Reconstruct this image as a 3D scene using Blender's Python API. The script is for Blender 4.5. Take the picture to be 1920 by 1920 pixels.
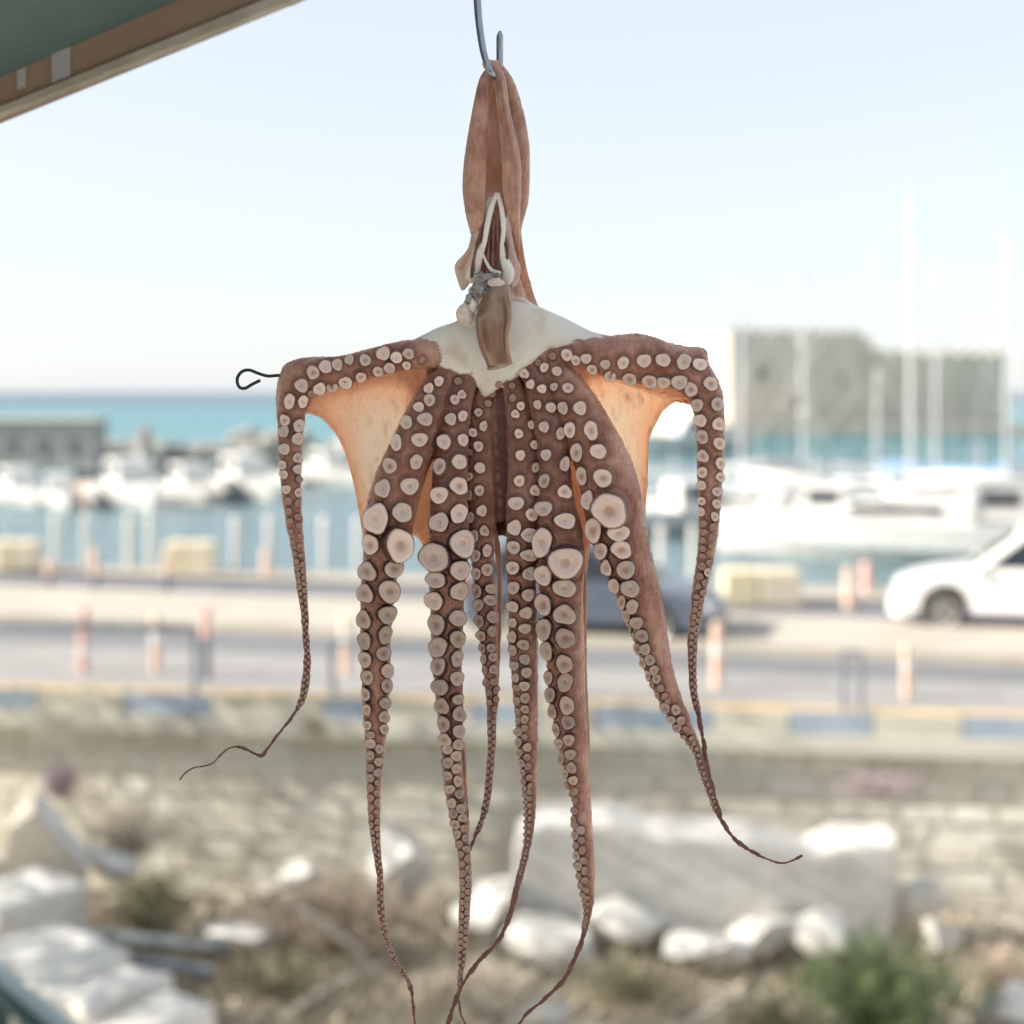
import bpy, bmesh, math, random
import numpy as np
from mathutils import Vector, Matrix, kdtree
from mathutils.bvhtree import BVHTree
R = math.radians
random.seed(7); rng = np.random.default_rng(7)
for o in list(bpy.data.objects): bpy.data.objects.remove(o)
scene = bpy.context.scene; COL = scene.collection

# ------------------------------------------------------------------ camera
F = 3045.0            # focal length in photograph pixels (1920 wide)
HY = 735.0            # row of the horizon in the photograph
CZ = 3.5              # eye height above the road
D = 1.35              # distance to the octopus
cam = bpy.data.cameras.new('camera'); camo = bpy.data.objects.new('camera', cam); COL.objects.link(camo)
camo.location = (0, 0, CZ); camo.rotation_euler = (R(90), 0, 0)
cam.sensor_width = 36; cam.lens = F / 1920 * 36
cam.shift_y = -(960 - HY) / 1920
cam.clip_start = .05; cam.clip_end = 60000
cam.dof.use_dof = True; cam.dof.focus_distance = D
cam.dof.aperture_fstop = (cam.lens / 1000) / 0.0150
scene.camera = camo

# ------------------------------------------------------------------ sky, sun, exposure
SUN_EL, SUN_AZ = 29.0, -95.0          # azimuth clockwise from +Y
w = bpy.data.worlds.new('World'); scene.world = w; w.use_nodes = True
nt = w.node_tree; bg = nt.nodes['Background']
sky = nt.nodes.new('ShaderNodeTexSky'); sky.sky_type = 'NISHITA'; sky.sun_disc = False
sky.sun_elevation = R(SUN_EL); sky.sun_rotation = R(SUN_AZ)
sky.air_density = 1.0; sky.dust_density = 0.6; sky.ozone_density = 1.0
hs = nt.nodes.new('ShaderNodeHueSaturation'); hs.inputs['Saturation'].default_value = .60   # a pale, hazy summer sky
veil = nt.nodes.new('ShaderNodeMix'); veil.data_type = 'RGBA'; veil.inputs[0].default_value = .76; veil.inputs[7].default_value = (2.12, 2.28, 2.44, 1)   # an even veil of haze over the whole sky
nt.links.new(sky.outputs[0], hs.inputs['Color']); nt.links.new(hs.outputs[0], veil.inputs[6]); nt.links.new(veil.outputs[2], bg.inputs[0]); bg.inputs[1].default_value = 0.067
sd = Vector((math.cos(R(SUN_EL)) * math.sin(R(SUN_AZ)), math.cos(R(SUN_EL)) * math.cos(R(SUN_AZ)), math.sin(R(SUN_EL))))
sl = bpy.data.lights.new('sun', 'SUN'); sl.energy = 2.1; sl.angle = R(.5); sl.color = (1, .93, .83)
so = bpy.data.objects.new('sun', sl); COL.objects.link(so); so.rotation_euler = sd.to_track_quat('Z', 'Y').to_euler()
scene.view_settings.view_transform = 'Standard'; scene.view_settings.look = 'None'
scene.view_settings.gamma = 1; scene.view_settings.use_curve_mapping = False
scene.view_settings.exposure = 2.34
scene.render.resolution_x = scene.render.resolution_y = 1024

# ------------------------------------------------------------------ helpers
def W(px, py, Y):                       # the point at distance Y that stands at a photograph pixel
    return Vector(((px - 960) / F * Y, Y, CZ - (py - HY) / F * Y))
def Gd(px, py, z):                      # the point at height z seen at a photograph pixel
    Y = (CZ - z) * F / (py - HY)
    return Vector(((px - 960) / F * Y, Y, z))

def tag(o, label=None, cat=None, group=None, kind=None):
    if label: o['label'] = label
    if cat: o['category'] = cat
    if group: o['group'] = group
    if kind: o['kind'] = kind
    return o
def empty(name, loc, label, cat, rz=0, group=None):
    o = bpy.data.objects.new(name, None); COL.objects.link(o); o.location = loc; o.rotation_euler = (0, 0, rz)
    o.empty_display_size = .2
    return tag(o, label, cat, group)
def copy_tree(o, parent=None):
    c = o.copy(); COL.objects.link(c)
    if parent: c.parent = parent
    for ch in [x for x in bpy.data.objects if x.parent == o]: copy_tree(ch, c)
    return c

class MB:
    def __init__(s): s.v = []; s.f = []
    def add(s, vs, fs):
        n = len(s.v); s.v += [tuple(v) for v in vs]; s.f += [tuple(i + n for i in f) for f in fs]; return s
    def box(s, c, d, rz=0, jit=0):
        m = Matrix.Rotation(rz, 3, 'Z'); c = Vector(c); vs = []
        for x in (-.5, .5):
            for y in (-.5, .5):
                for z in (-.5, .5):
                    p = Vector((x * d[0], y * d[1], z * d[2]))
                    if jit: p += Vector((random.uniform(-jit, jit), random.uniform(-jit, jit), random.uniform(-jit, jit)))
                    vs.append(c + m @ p)
        return s.add(vs, [(0, 1, 3, 2), (4, 6, 7, 5), (0, 4, 5, 1), (2, 3, 7, 6), (0, 2, 6, 4), (1, 5, 7, 3)])
    def tube(s, pts, r, n=8, r1=None, cap=True):
        pts = [Vector(p) for p in pts]; m = len(pts)
        rs = r if isinstance(r, (list, tuple)) else [r + ((r1 if r1 is not None else r) - r) * i / max(1, m - 1) for i in range(m)]
        vs = []; up = None
        for i, p in enumerate(pts):
            t = (pts[min(i + 1, m - 1)] - pts[max(i - 1, 0)]).normalized()
            if up is None: up = Vector((0, 0, 1)) if abs(t.z) < .9 else Vector((0, 1, 0))
            a = t.cross(up)
            if a.length < 1e-6: a = t.orthogonal()
            a.normalize(); b = a.cross(t).normalized(); up = b
            for k in range(n):
                th = 2 * math.pi * k / n; vs.append(p + (a * math.cos(th) + b * math.sin(th)) * rs[i])
        fs = [(i * n + k, i * n + (k + 1) % n, (i + 1) * n + (k + 1) % n, (i + 1) * n + k) for i in range(m - 1) for k in range(n)]
        if cap: fs += [tuple(range(n - 1, -1, -1)), tuple((m - 1) * n + k for k in range(n))]
        return s.add(vs, fs)
    def lathe(s, prof, c=(0, 0, 0), n=16, axis='Z'):
        vs = []
        for r, z in prof:
            for k in range(n):
                t = 2 * math.pi * k / n; p = (r * math.cos(t), r * math.sin(t), z)
                if axis == 'Y': p = (p[0], p[2], p[1])
                if axis == 'X': p = (p[2], p[0], p[1])
                vs.append(Vector(c) + Vector(p))
        m = len(prof)
        fs = [(i * n + k, i * n + (k + 1) % n, (i + 1) * n + (k + 1) % n, (i + 1) * n + k) for i in range(m - 1) for k in range(n)]
        fs += [tuple(range(n - 1, -1, -1)), tuple((m - 1) * n + k for k in range(n))]
        return s.add(vs, fs)
    def prism(s, poly, y0, y1):          # polygon in x,z extruded along y
        n = len(poly); vs = [(x, y0, z) for x, z in poly] + [(x, y1, z) for x, z in poly]
        return s.add(vs, [tuple(range(n - 1, -1, -1)), tuple(range(n, 2 * n))] + [(i, (i + 1) % n, n + (i + 1) % n, n + i) for i in range(n)])
    def blob(s, c, d, seed=0, sub=2, rough=.25):
        b = bmesh.new(); bmesh.ops.create_icosphere(b, subdivisions=sub, radius=1)
        r = random.Random(seed); ph = [Vector((r.gauss(0, 1), r.gauss(0, 1), r.gauss(0, 1))).normalized() for _ in range(9)]
        hs = [r.uniform(.40, .72) for _ in ph]
        b.verts.ensure_lookup_table(); vs = []
        for v in b.verts:
            p = v.co.copy()
            for q, h in zip(ph, hs):                  # cut flat facets, as broken stone has
                e = p.dot(q) - h
                if e > 0: p -= q * e * min(1, rough * 4)
            vs.append(Vector(c) + Vector((p.x * d[0], p.y * d[1], p.z * d[2])))
        fs = [tuple(v.index for v in f.verts) for f in b.faces]; b.free()
        return s.add(vs, fs)
    def mesh(s, name, mats, smooth=False):
        me = bpy.data.meshes.new(name); me.from_pydata(s.v, [], s.f)
        for m in (mats if isinstance(mats, (list, tuple)) else [mats]): me.materials.append(m)
        b = bmesh.new(); b.from_mesh(me); bmesh.ops.recalc_face_normals(b, faces=b.faces); b.to_mesh(me); b.free()
        if smooth: me.polygons.foreach_set('use_smooth', [True] * len(me.polygons))
        return me
    def build(s, name, mats, parent=None, smooth=False, bevel=0, kind=None):
        o = bpy.data.objects.new(name, s.mesh(name, mats, smooth)); COL.objects.link(o)
        if parent: o.parent = parent
        if kind: o['kind'] = kind
        if bevel:
            m = o.modifiers.new('bevel', 'BEVEL'); m.width = bevel; m.segments = 2; m.limit_method = 'ANGLE'
        return o

def mat(name, c, rough=.6, c2=None, scale=3.0, bump=0, bscale=None, metal=0, spec=.5, detail=6, stretch=(1, 1, 1)):
    m = bpy.data.materials.new(name); m.use_nodes = True; n = m.node_tree.nodes; l = m.node_tree.links
    p = n['Principled BSDF']; p.inputs['Roughness'].default_value = rough; p.inputs['Metallic'].default_value = metal
    p.inputs['Specular IOR Level'].default_value = spec
    p.inputs['Base Color'].default_value = (*c, 1)
    if c2 or bump:
        tc = n.new('ShaderNodeTexCoord'); mp = n.new('ShaderNodeMapping'); mp.inputs['Scale'].default_value = stretch
        l.new(tc.outputs['Object'], mp.inputs[0])
    if c2:
        t = n.new('ShaderNodeTexNoise'); t.inputs['Scale'].default_value = scale; t.inputs['Detail'].default_value = detail
        t.inputs['Roughness'].default_value = .65
        l.new(mp.outputs[0], t.inputs[0]); r = n.new('ShaderNodeValToRGB'); l.new(t.outputs[0], r.inputs[0])
        r.color_ramp.elements[0].position = .33; r.color_ramp.elements[1].position = .67
        r.color_ramp.elements[0].color = (*c, 1); r.color_ramp.elements[1].color = (*c2, 1)
        l.new(r.outputs[0], p.inputs['Base Color'])
    if bump:
        t2 = n.new('ShaderNodeTexNoise'); t2.inputs['Scale'].default_value = bscale or scale * 4; t2.inputs['Detail'].default_value = 8
        l.new(mp.outputs[0], t2.inputs[0]); b = n.new('ShaderNodeBump'); b.inputs['Strength'].default_value = .6
        b.inputs['Distance'].default_value = bump; l.new(t2.outputs[0], b.inputs['Height']); l.new(b.outputs[0], p.inputs['Normal'])
    return m

M = {}
M['asphalt'] = mat('asphalt', (.14, .145, .155), .9, (.19, .195, .205), 1.5, .004, 60)
M['gutter'] = mat('worn_asphalt', (.25, .245, .24), .9, (.31, .30, .285), 1.2, .004, 60)
M['concrete'] = mat('concrete', (.38, .34, .285), .85, (.46, .42, .36), 1.0, .004, 40)
M['quay'] = mat('quay_stone', (.32, .285, .24), .85, (.42, .385, .335), .8, .006, 20)
M['yellow'] = mat('yellow_paint', (.62, .37, .10), .7, (.70, .47, .18), 2)
M['kerb_blue'] = mat('blue_kerb_paint', (.25, .31, .38), .7, (.33, .38, .44), 3)
M['kerb_tan'] = mat('bare_kerb_concrete', (.42, .40, .33), .8, (.52, .50, .43), 3)
M['ledge'] = mat('ledge_concrete', (.46, .445, .38), .9, (.56, .54, .47), 2, .006, 20)
for i, (a, b) in enumerate([((.68, .66, .57), (.76, .74, .66)), ((.63, .60, .51), (.72, .69, .60)), ((.70, .65, .54), (.77, .73, .63)), ((.58, .54, .45), (.68, .64, .55))]):
    M['stone%d' % i] = mat('wall_stone', a, .9, b, 4, .012, 18)
M['mortar'] = mat('mortar', (.66, .62, .53), .95, (.74, .70, .61), 6, .01, 30)
M['marble'] = mat('weathered_marble', (.52, .50, .45), .9, (.68, .66, .62), 3.2, .02, 9)
M['marble_tan'] = mat('tan_stone', (.60, .53, .42), .85, (.70, .63, .52), 2.5, .01, 12)
M['soil'] = mat('dry_soil', (.46, .41, .33), .95, (.64, .59, .50), .9, .03, 6)
M['straw'] = mat('straw', (.54, .47, .36), .9, (.68, .61, .49), 2)
M['twig'] = mat('dry_twig', (.36, .27, .20), .9, (.52, .43, .34), 2)
M['leaf'] = mat('green_leaf', (.10, .16, .055), .6, (.22, .28, .11), 3)
M['olive'] = mat('olive_leaf', (.14, .15, .07), .7, (.28, .25, .15), 3)
M['purple'] = mat('purple_flower', (.36, .26, .32), .8, (.46, .36, .40), 3)
M['white_paint'] = mat('white_paint', (.80, .80, .78), .25, (.76, .76, .74), 1)
M['gel'] = mat('white_hull', (.66, .65, .62), .3, (.58, .57, .54), .6)
M['cream_paint'] = mat('cream_paint', (.75, .66, .50), .5)
M['orange'] = mat('faded_orange_paint', (.70, .45, .33), .6, (.74, .56, .45), 5)
M['red'] = mat('faded_red_paint', (.66, .36, .31), .6, (.70, .46, .41), 5)
M['dark_metal'] = mat('dark_post', (.17, .19, .22), .5)
M['tyre'] = mat('tyre_rubber', (.03, .03, .03), .8)
M['rim'] = mat('alloy', (.55, .54, .50), .35, metal=.6)
M['glass'] = mat('dark_glass', (.02, .025, .03), .08)
M['car_dark'] = mat('grey_blue_car_paint', (.085, .105, .14), .25, spec=.8)
M['car_white'] = mat('white_car_paint', (.80, .79, .76), .15)
M['lamp'] = mat('lamp_lens', (.75, .75, .75), .1)
M['tail'] = mat('tail_lens', (.5, .03, .02), .15)
M['blue_cloth'] = mat('blue_canvas', (.16, .28, .45), .8)
M['navy'] = mat('navy_hull', (.03, .06, .12), .3)
M['mast'] = mat('mast_alloy', (.58, .58, .58), .5)
M['wood'] = mat('boat_wood', (.30, .17, .09), .5, (.40, .25, .14), 4)
M['fort'] = mat('fort_stone', (.66, .57, .46), .95, (.72, .63, .52), .35, .02, 2)
M['fort_far'] = mat('fort_stone_pale', (.68, .58, .46), .95, (.74, .64, .52), .3, .02, 2)
M['fort_dark'] = mat('embrasure', (.20, .19, .17), .95)
M['rock'] = mat('breakwater_rock', (.34, .31, .27), .95, (.48, .45, .40), 1, .05, 3)
M['dock'] = mat('dark_concrete', (.36, .345, .31), .95, (.46, .44, .40), .5, .03, 3)

# ------------------------------------------------------------------ sea and land
def sea_material():
    m = bpy.data.materials.new('sea_water'); m.use_nodes = True; n = m.node_tree.nodes; l = m.node_tree.links
    p = n['Principled BSDF']; p.inputs['Roughness'].default_value = .25; p.inputs['Specular IOR Level'].default_value = .3
    g = n.new('ShaderNodeNewGeometry'); s = n.new('ShaderNodeSeparateXYZ'); l.new(g.outputs['Position'], s.inputs[0])
    mr = n.new('ShaderNodeMapRange'); mr.inputs['From Min'].default_value = 60; mr.inputs['From Max'].default_value = 1200
    lg = n.new('ShaderNodeMath'); lg.operation = 'LOGARITHM'; lg.inputs[1].default_value = 10; l.new(s.outputs['Y'], lg.inputs[0])
    mr.inputs['From Min'].default_value = 1.5; mr.inputs['From Max'].default_value = 3.2
    l.new(lg.outputs[0], mr.inputs['Value'])
    t = n.new('ShaderNodeTexNoise'); t.inputs['Scale'].default_value = .02; l.new(g.outputs['Position'], t.inputs[0])
    ad = n.new('ShaderNodeMath'); ad.operation = 'MULTIPLY_ADD'; ad.inputs[1].default_value = .12; l.new(t.outputs[0], ad.inputs[0]); l.new(mr.outputs[0], ad.inputs[2])
    r = n.new('ShaderNodeValToRGB'); l.new(ad.outputs[0], r.inputs[0]); e = r.color_ramp.elements
    e[0].position = .05; e[0].color = (.10, .17, .19, 1); e[1].position = .98; e[1].color = (.010, .06, .11, 1)
    for q, c in ((.35, (.075, .15, .175, 1)), (.50, (.022, .18, .205, 1)), (.72, (.010, .17, .20, 1)), (.85, (.014, .095, .145, 1))):
        x = e.new(q); x.color = c
    l.new(r.outputs[0], p.inputs['Base Color'])
    w1 = n.new('ShaderNodeTexNoise'); w1.inputs['Scale'].default_value = 1.2; w1.inputs['Detail'].default_value = 5; l.new(g.outputs['Position'], w1.inputs[0])
    b = n.new('ShaderNodeBump'); b.inputs['Strength'].default_value = 1; b.inputs['Distance'].default_value = .25; l.new(w1.outputs[0], b.inputs['Height']); l.new(b.outputs[0], p.inputs['Normal'])
    return m
SEA = -1.2
o = MB().add([(-30000, 27, SEA), (30000, 27, SEA), (30000, 40000, SEA), (-30000, 40000, SEA)], [(0, 1, 2, 3)]).build('sea', sea_material(), kind='structure')

def line(pl, pr, z=0.0):
    a, b = Gd(0, pl, z), Gd(1920, pr, z); k = (b.y - a.y) / (b.x - a.x)
    return lambda x: a.y + k * (x - a.x)
XL, XR = -60.0, 60.0
L_kerb = line(1290, 1345, .10); L_yel = line(1268, 1318, 0); L_gut = line(1205, 1285, 0)
L_med0 = line(1166, 1250, 0); L_med1 = line(1112, 1188, 0); L_far = line(1072, 1138, 0); L_quay = line(1058, 1112, 0)
XR2 = 22.0
def strip(name, fa, fb, z, m, thick=.1, xr=XR2):
    vs = []
    for x in (XL, xr):
        for y in (fa(x), fb(x)):
            vs += [(x, y, z), (x, y, z - thick)]
    o = MB().add(vs, [(0, 2, 6, 4), (1, 5, 7, 3), (0, 4, 5, 1), (2, 3, 7, 6), (0, 1, 3, 2), (4, 6, 7, 5)]).build(name, m, kind='structure')
    return o
strip('road', lambda x: L_kerb(x) + .25, lambda x: L_far(x) + .01, 0, M['asphalt'], .5)
strip('gutter', lambda x: L_kerb(x) + .3, L_gut, .004, M['gutter'], .003)
strip('pavement', L_med0, L_med1, .13, M['concrete'], .14)
strip('quay', lambda x: L_far(x) + .01, L_quay, .03, M['quay'], 1.6)
# rough ground of the ruin below the wall
gm = MB(); nx, ny = 90, 70; vs = []
for j in range(ny + 1):
    for i in range(nx + 1):
        x = -30 + 60 * i / nx; y = -14 + 36 * j / ny
        h = .10 * math.sin(x * 1.7 + y) + .08 * math.sin(x * 3.1 - 2.3 * y) + random.uniform(-.05, .05)
        vs.append((x, y, -2.15 + (h if y > 8 else 0)))
gm.add(vs, [(j * (nx + 1) + i, j * (nx + 1) + i + 1, (j + 1) * (nx + 1) + i + 1, (j + 1) * (nx + 1) + i) for j in range(ny) for i in range(nx)])
gm.build('ground', M['soil'], kind='structure', smooth=True)

# painted kerb along the wall top, stone by stone
kerb = empty('kerb', (0, L_kerb(0), 0), 'long road kerb painted in blue and bare lengths above the stone wall', 'kerb')
ka = math.atan2(L_kerb(1) - L_kerb(0), 1)
def along(px, z=0):                      # x on the kerb line seen at a photograph column
    x = 0
    for _ in range(8): x = (px - 960) / F * L_kerb(x)
    return x
cuts = [(-420, -260, 1), (-260, -60, 0), (-60, 68, 1), (68, 235, 0), (235, 400, 1), (400, 610, 0), (610, 690, 1), (690, 890, 0), (890, 1010, 1), (1010, 1120, 0),
        (1120, 1340, 1), (1340, 1485, 0), (1485, 1640, 1), (1640, 1810, 0), (1810, 1990, 1), (1990, 2200, 0)]
for a, b, blue in cuts:
    x0, x1 = along(a) + .008, along(b) - .008; xm = (x0 + x1) / 2; ln = (x1 - x0) / math.cos(ka)
    k = MB().box((xm, L_kerb(xm) - L_kerb(0) + .13, -.025), (ln, .25, .25), ka).build('kerb_stone', M['kerb_blue'] if blue else M['kerb_tan'], kerb, bevel=.012)
    MB().box((xm, L_kerb(xm) - L_kerb(0) + .14, .103), (ln, .17, .006), ka).build('yellow_line', M['yellow'], k)
MB().box((0, L_kerb(0) + .11, -.24), (70, .42, .178), ka).build('ledge', M['ledge'], kind='structure')

wall = empty('retaining_wall', (0, L_kerb(0) + .12, -2.2), 'rubble stone retaining wall in shade below the painted road kerb', 'wall')
MB().box((0, .25, .9), (70, .40, 1.94), ka).build('mortar_bed', M['mortar'], wall)
smesh = []
for i in range(12):
    b = MB(); b.box((0, 0, 0), (1, 1, 1), 0, .07)
    smesh.append(b.mesh('stone', M['stone%d' % (i % 4)]))
cnt = 0; z = .0
sm_stuff = MB()
while z < 1.84:
    hgt = random.uniform(.17, .28); hgt = min(hgt, 1.87 - z)
    x = -7.4 + random.uniform(0, .3)
    while x < 7.2:
        wd = random.uniform(.3, .68); xc = x + wd / 2
        loc = (xc, (L_kerb(xc) - L_kerb(0)) + .098 + random.uniform(-.014, .014), z + hgt / 2)
        o = bpy.data.objects.new('stone', random.choice(smesh)); COL.objects.link(o); o.parent = wall
        o.location = loc; o.rotation_euler = (0, 0, ka); o.scale = (wd - .03, .16, hgt - .03); cnt += 1
        x += wd
    z += hgt
print('stones', cnt)

# ------------------------------------------------------------------ the octopus
K = D / F
def P(px, py, dy=0.0): return W(px, py, D + dy * .001)
def smooth_pts(pts, step=3.0):           # Catmull-Rom through rows of numbers, resampled every few pixels
    a = np.array(pts, float); out = []
    ext = np.vstack([2 * a[0] - a[1], a, 2 * a[-1] - a[-2]])
    for i in range(len(a) - 1):
        p0, p1, p2, p3 = ext[i:i + 4]; n = max(2, int(np.hypot(*(p2 - p1)[:2]) / step))
        for k in range(n):
            t = k / n
            out.append(.5 * (2 * p1 + (p2 - p0) * t + (2 * p0 - 5 * p1 + 4 * p2 - p3) * t * t + (3 * p1 - p0 - 3 * p2 + p3) * t ** 3))
    out.append(a[-1]); return np.array(out)

class Prims:
    def __init__(s): s.v = []; s.f = []; s.a = []
    def add(s, vs, fs, att):
        n = len(s.v); s.v += [tuple(v) for v in vs]; s.f += [tuple(i + n for i in f) for f in fs]
        s.a += att if isinstance(att, list) else [tuple(att) + (0,) * (3 - len(att))] * len(vs)
PR = Prims()
def arm_tube(pts, asp=.85, att=(0, 0), n=18, step=3.0, prims=PR, rmin=1.75):
    q = smooth_pts(pts, step); vs = []; m = len(q)
    if att == 'arm':
        for i in range(m):
            w_ = min(1, max(0, (8 - q[i][2]) / 4)); ph = i * .9 + q[0][0]
            q[i][2] *= 1 + w_ * (.20 * math.sin(ph * .55) + .14 * math.sin(ph * 1.7)); q[i][0] += w_ * (.7 * math.sin(ph * .31) + .5 * math.sin(ph * .83))
    C = [P(x, y, d) for x, y, h, d in q]; side = None
    for i in range(m):
        t = (C[min(i + 1, m - 1)] - C[max(i - 1, 0)]).normalized(); yv = Vector((0, 1, 0))
        a = t.cross(yv); a.normalize(); b = a.cross(t).normalized()
        h = max(q[i][2], rmin) * K; hd = max(h * asp, rmin * K)
        for k in range(n):
            th = 2 * math.pi * k / n; vs.append(C[i] + a * h * math.cos(th) + b * hd * math.sin(th))
    fs = [(i * n + k, i * n + (k + 1) % n, (i + 1) * n + (k + 1) % n, (i + 1) * n + k) for i in range(m - 1) for k in range(n)]
    vs += [C[0] - (C[1] - C[0]).normalized() * q[0][2] * K * .5, C[-1] + (C[-1] - C[-2]).normalized() * max(q[-1][2], rmin) * K * .7]
    b0 = m * n
    if att == 'arm':
        al_ = []
        for i in range(m): al_ += [(0, 0, min(1, max(0, (13 - q[i][2]) / 8)))] * n
        att = al_ + [(0, 0, 0), (0, 0, 1)]
    fs += [(b0, (k + 1) % n, k) for k in range(n)] + [(b0 + 1, (m - 1) * n + k, (m - 1) * n + (k + 1) % n) for k in range(n)]
    prims.add(vs, fs, att); return q
def leaf(poly, c, dy, T, att=(0, 0), tilt=(0, 0), rings=8, prims=PR, pw=.5):
    q = smooth_pts([list(p) for p in poly] + [list(poly[0])], 5.0)[:-1]; n = len(q); vs = []
    for sgn in (-1, 1):
        for j in range(1, rings + 1):
            u = j / rings
            for x, y in q:
                X = c[0] + (x - c[0]) * u; Y = c[1] + (y - c[1]) * u
                vs.append(P(X, Y, dy + tilt[0] * (X - c[0]) / 100 + tilt[1] * (Y - c[1]) / 100 + sgn * (T * (max(0, 1 - u * u)) ** pw + .5)))
    b0 = len(vs); vs += [P(c[0], c[1], dy - T - .5), P(c[0], c[1], dy + T + .5)]
    fs = []; m = rings * n
    for s_ in (0, 1):
        for j in range(rings - 1):
            for k in range(n): fs.append((s_ * m + j * n + k, s_ * m + j * n + (k + 1) % n, s_ * m + (j + 1) * n + (k + 1) % n, s_ * m + (j + 1) * n + k))
        for k in range(n): fs.append((b0 + s_, s_ * m + k, s_ * m + (k + 1) % n))
    for k in range(n): fs.append(((rings - 1) * n + k, (rings - 1) * n + (k + 1) % n, m + (rings - 1) * n + (k + 1) % n, m + (rings - 1) * n + k))
    prims.add(vs, fs, att)
def web(base, edge, dy0, dyA, dyB, bulge, thick=2.0, folds=0.0, nf=7, rim=2.6, prims=PR, watt=(0, 1)):
    e = smooth_pts([list(p) for p in edge], 4.0); ns = len(e); nu = 40; top = []; bot = []; wl = []
    for i in range(ns):
        s_ = i / (ns - 1)
        for j in range(nu + 1):
            u = j / nu; x = base[0] + (e[i][0] - base[0]) * u; y = base[1] + (e[i][1] - base[1]) * u
            d = dy0 * (1 - u) + (dyA + (dyB - dyA) * s_) * u + bulge * math.sin(math.pi * s_) * min(1, 1.6 * u)
            d += folds * u * (math.sin(nf * math.pi * s_ + 2 * u) + .6 * math.sin(2.3 * nf * math.pi * s_ + 4 * u * u))
            wl.append((0, .34 + .66 * max(0, math.sin(math.pi * s_ ** 1.7)) ** .55 * max(0, math.sin(math.pi * min(1, max(0, (u - .26) / .76)) ** 1.25)) ** .6, 0) if watt == (0, 1) else tuple(watt) + (0,) * (3 - len(watt)))
            top.append(P(x, y, d - thick / 2)); bot.append(P(x, y, d + thick / 2))
    N = len(top); q = nu + 1; fs = []
    for i in range(ns - 1):
        for j in range(nu):
            a, b, c, d_ = i * q + j, i * q + j + 1, (i + 1) * q + j + 1, (i + 1) * q + j
            fs += [(a, b, c, d_), (N + d_, N + c, N + b, N + a)]
    for i in range(ns - 1):
        a, b = i * q + nu, (i + 1) * q + nu; fs.append((a, N + a, N + b, b))
        a, b = i * q, (i + 1) * q; fs.append((a, b, N + b, N + a))
    for j in range(nu):
        a, b = j, j + 1; fs.append((a, N + a, N + b, b)); a, b = (ns - 1) * q + j, (ns - 1) * q + j + 1; fs.append((a, b, N + b, N + a))
    prims.add(top + bot, fs, wl + wl)
    if rim:
        r = [[e[i][0], e[i][1], rim, dyA + (dyB - dyA) * i / (ns - 1) + bulge * math.sin(math.pi * i / (ns - 1))] for i in range(0, ns, 3)]
        arm_tube(r, 1.0, (0, .5), 10, prims=prims)

ARM = {}
ARM[1] = [(830, 668, 20, 0), (800, 665, 26, -3), (760, 666, 27, -4), (700, 680, 27, -4), (640, 695, 27, -3), (592, 703, 33, -1), (560, 722, 38, 0), (547, 765, 29, 0), (545, 800, 24, 0), (545, 860, 20.5, 0),
          (546, 920, 18, 0), (552, 980, 15, 0), (560, 1040, 11.5, 0), (566, 1100, 9.5, 0), (571, 1150, 7, 0), (574, 1200, 6, 0), (576, 1240, 6.5, 0), (573, 1280, 7.5, 0), (567, 1310, 6.5, 0), (555, 1333, 3.6, 0),
          (535, 1360, 3, 0), (512, 1390, 2.8, 0), (498, 1408, 3.4, 0), (490, 1417, 3.4, 0), (476, 1412, 3.2, 0), (455, 1402, 3, 0), (435, 1401, 2.2, 0), (418, 1411, 1.9, 0), (402, 1429, 1.7, 0), (385, 1436, 1.6, 0), (365, 1439, 1.5, 0), (348, 1449, 1.4, 0), (338, 1463, 1.6, 0)]
ARM[2] = [(850, 690, 20, 2), (818, 730, 27, -1), (797, 775, 35, -5), (775, 835, 41, -7), (750, 897, 45, -8), (735, 950, 46, -8), (726, 1005, 43, -8), (715, 1060, 35, -7), (709, 1105, 32, -6), (706, 1150, 30, -5), (704, 1200, 28, -5), (705, 1250, 27, -5),
          (705, 1300, 25, -4), (704, 1350, 22, -4), (704, 1390, 19, -3), (703, 1420, 16.5, -3), (701, 1480, 13, -3), (702, 1540, 10.5, -2), (706, 1590, 8, -2), (712, 1640, 6.3, -1), (714, 1700, 6.8, -1), (721, 1750, 5.6, 0), (738, 1795, 5, 0), (757, 1825, 4.5, 0), (768, 1848, 4.2, 0), (775, 1880, 3.2, 0), (777, 1935, 2.6, 0)]
ARM[3] = [(880, 700, 18, 2), (862, 745, 25, 0), (852, 790, 29, -2), (846, 850, 32, -4), (843, 910, 33, -5), (842, 960, 35, -6), (842, 1020, 38, -6), (839, 1080, 34, -6), (838, 1130, 31, -6), (838, 1180, 30, -5), (838, 1230, 27, -5), (841, 1290, 26, -5), (845, 1340, 24, -4),
          (847, 1400, 18.5, -4), (848, 1450, 18, -4), (855, 1500, 17.5, -4), (862, 1550, 15, -4), (870, 1600, 12, -4), (873, 1650, 11, -3), (871, 1700, 10.5, -3), (869, 1750, 9, -2), (866, 1800, 6.8, -2), (862, 1845, 4, -2), (853, 1880, 4.4, -2), (838, 1925, 4.5, -2), (828, 1950, 4, -2)]
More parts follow.
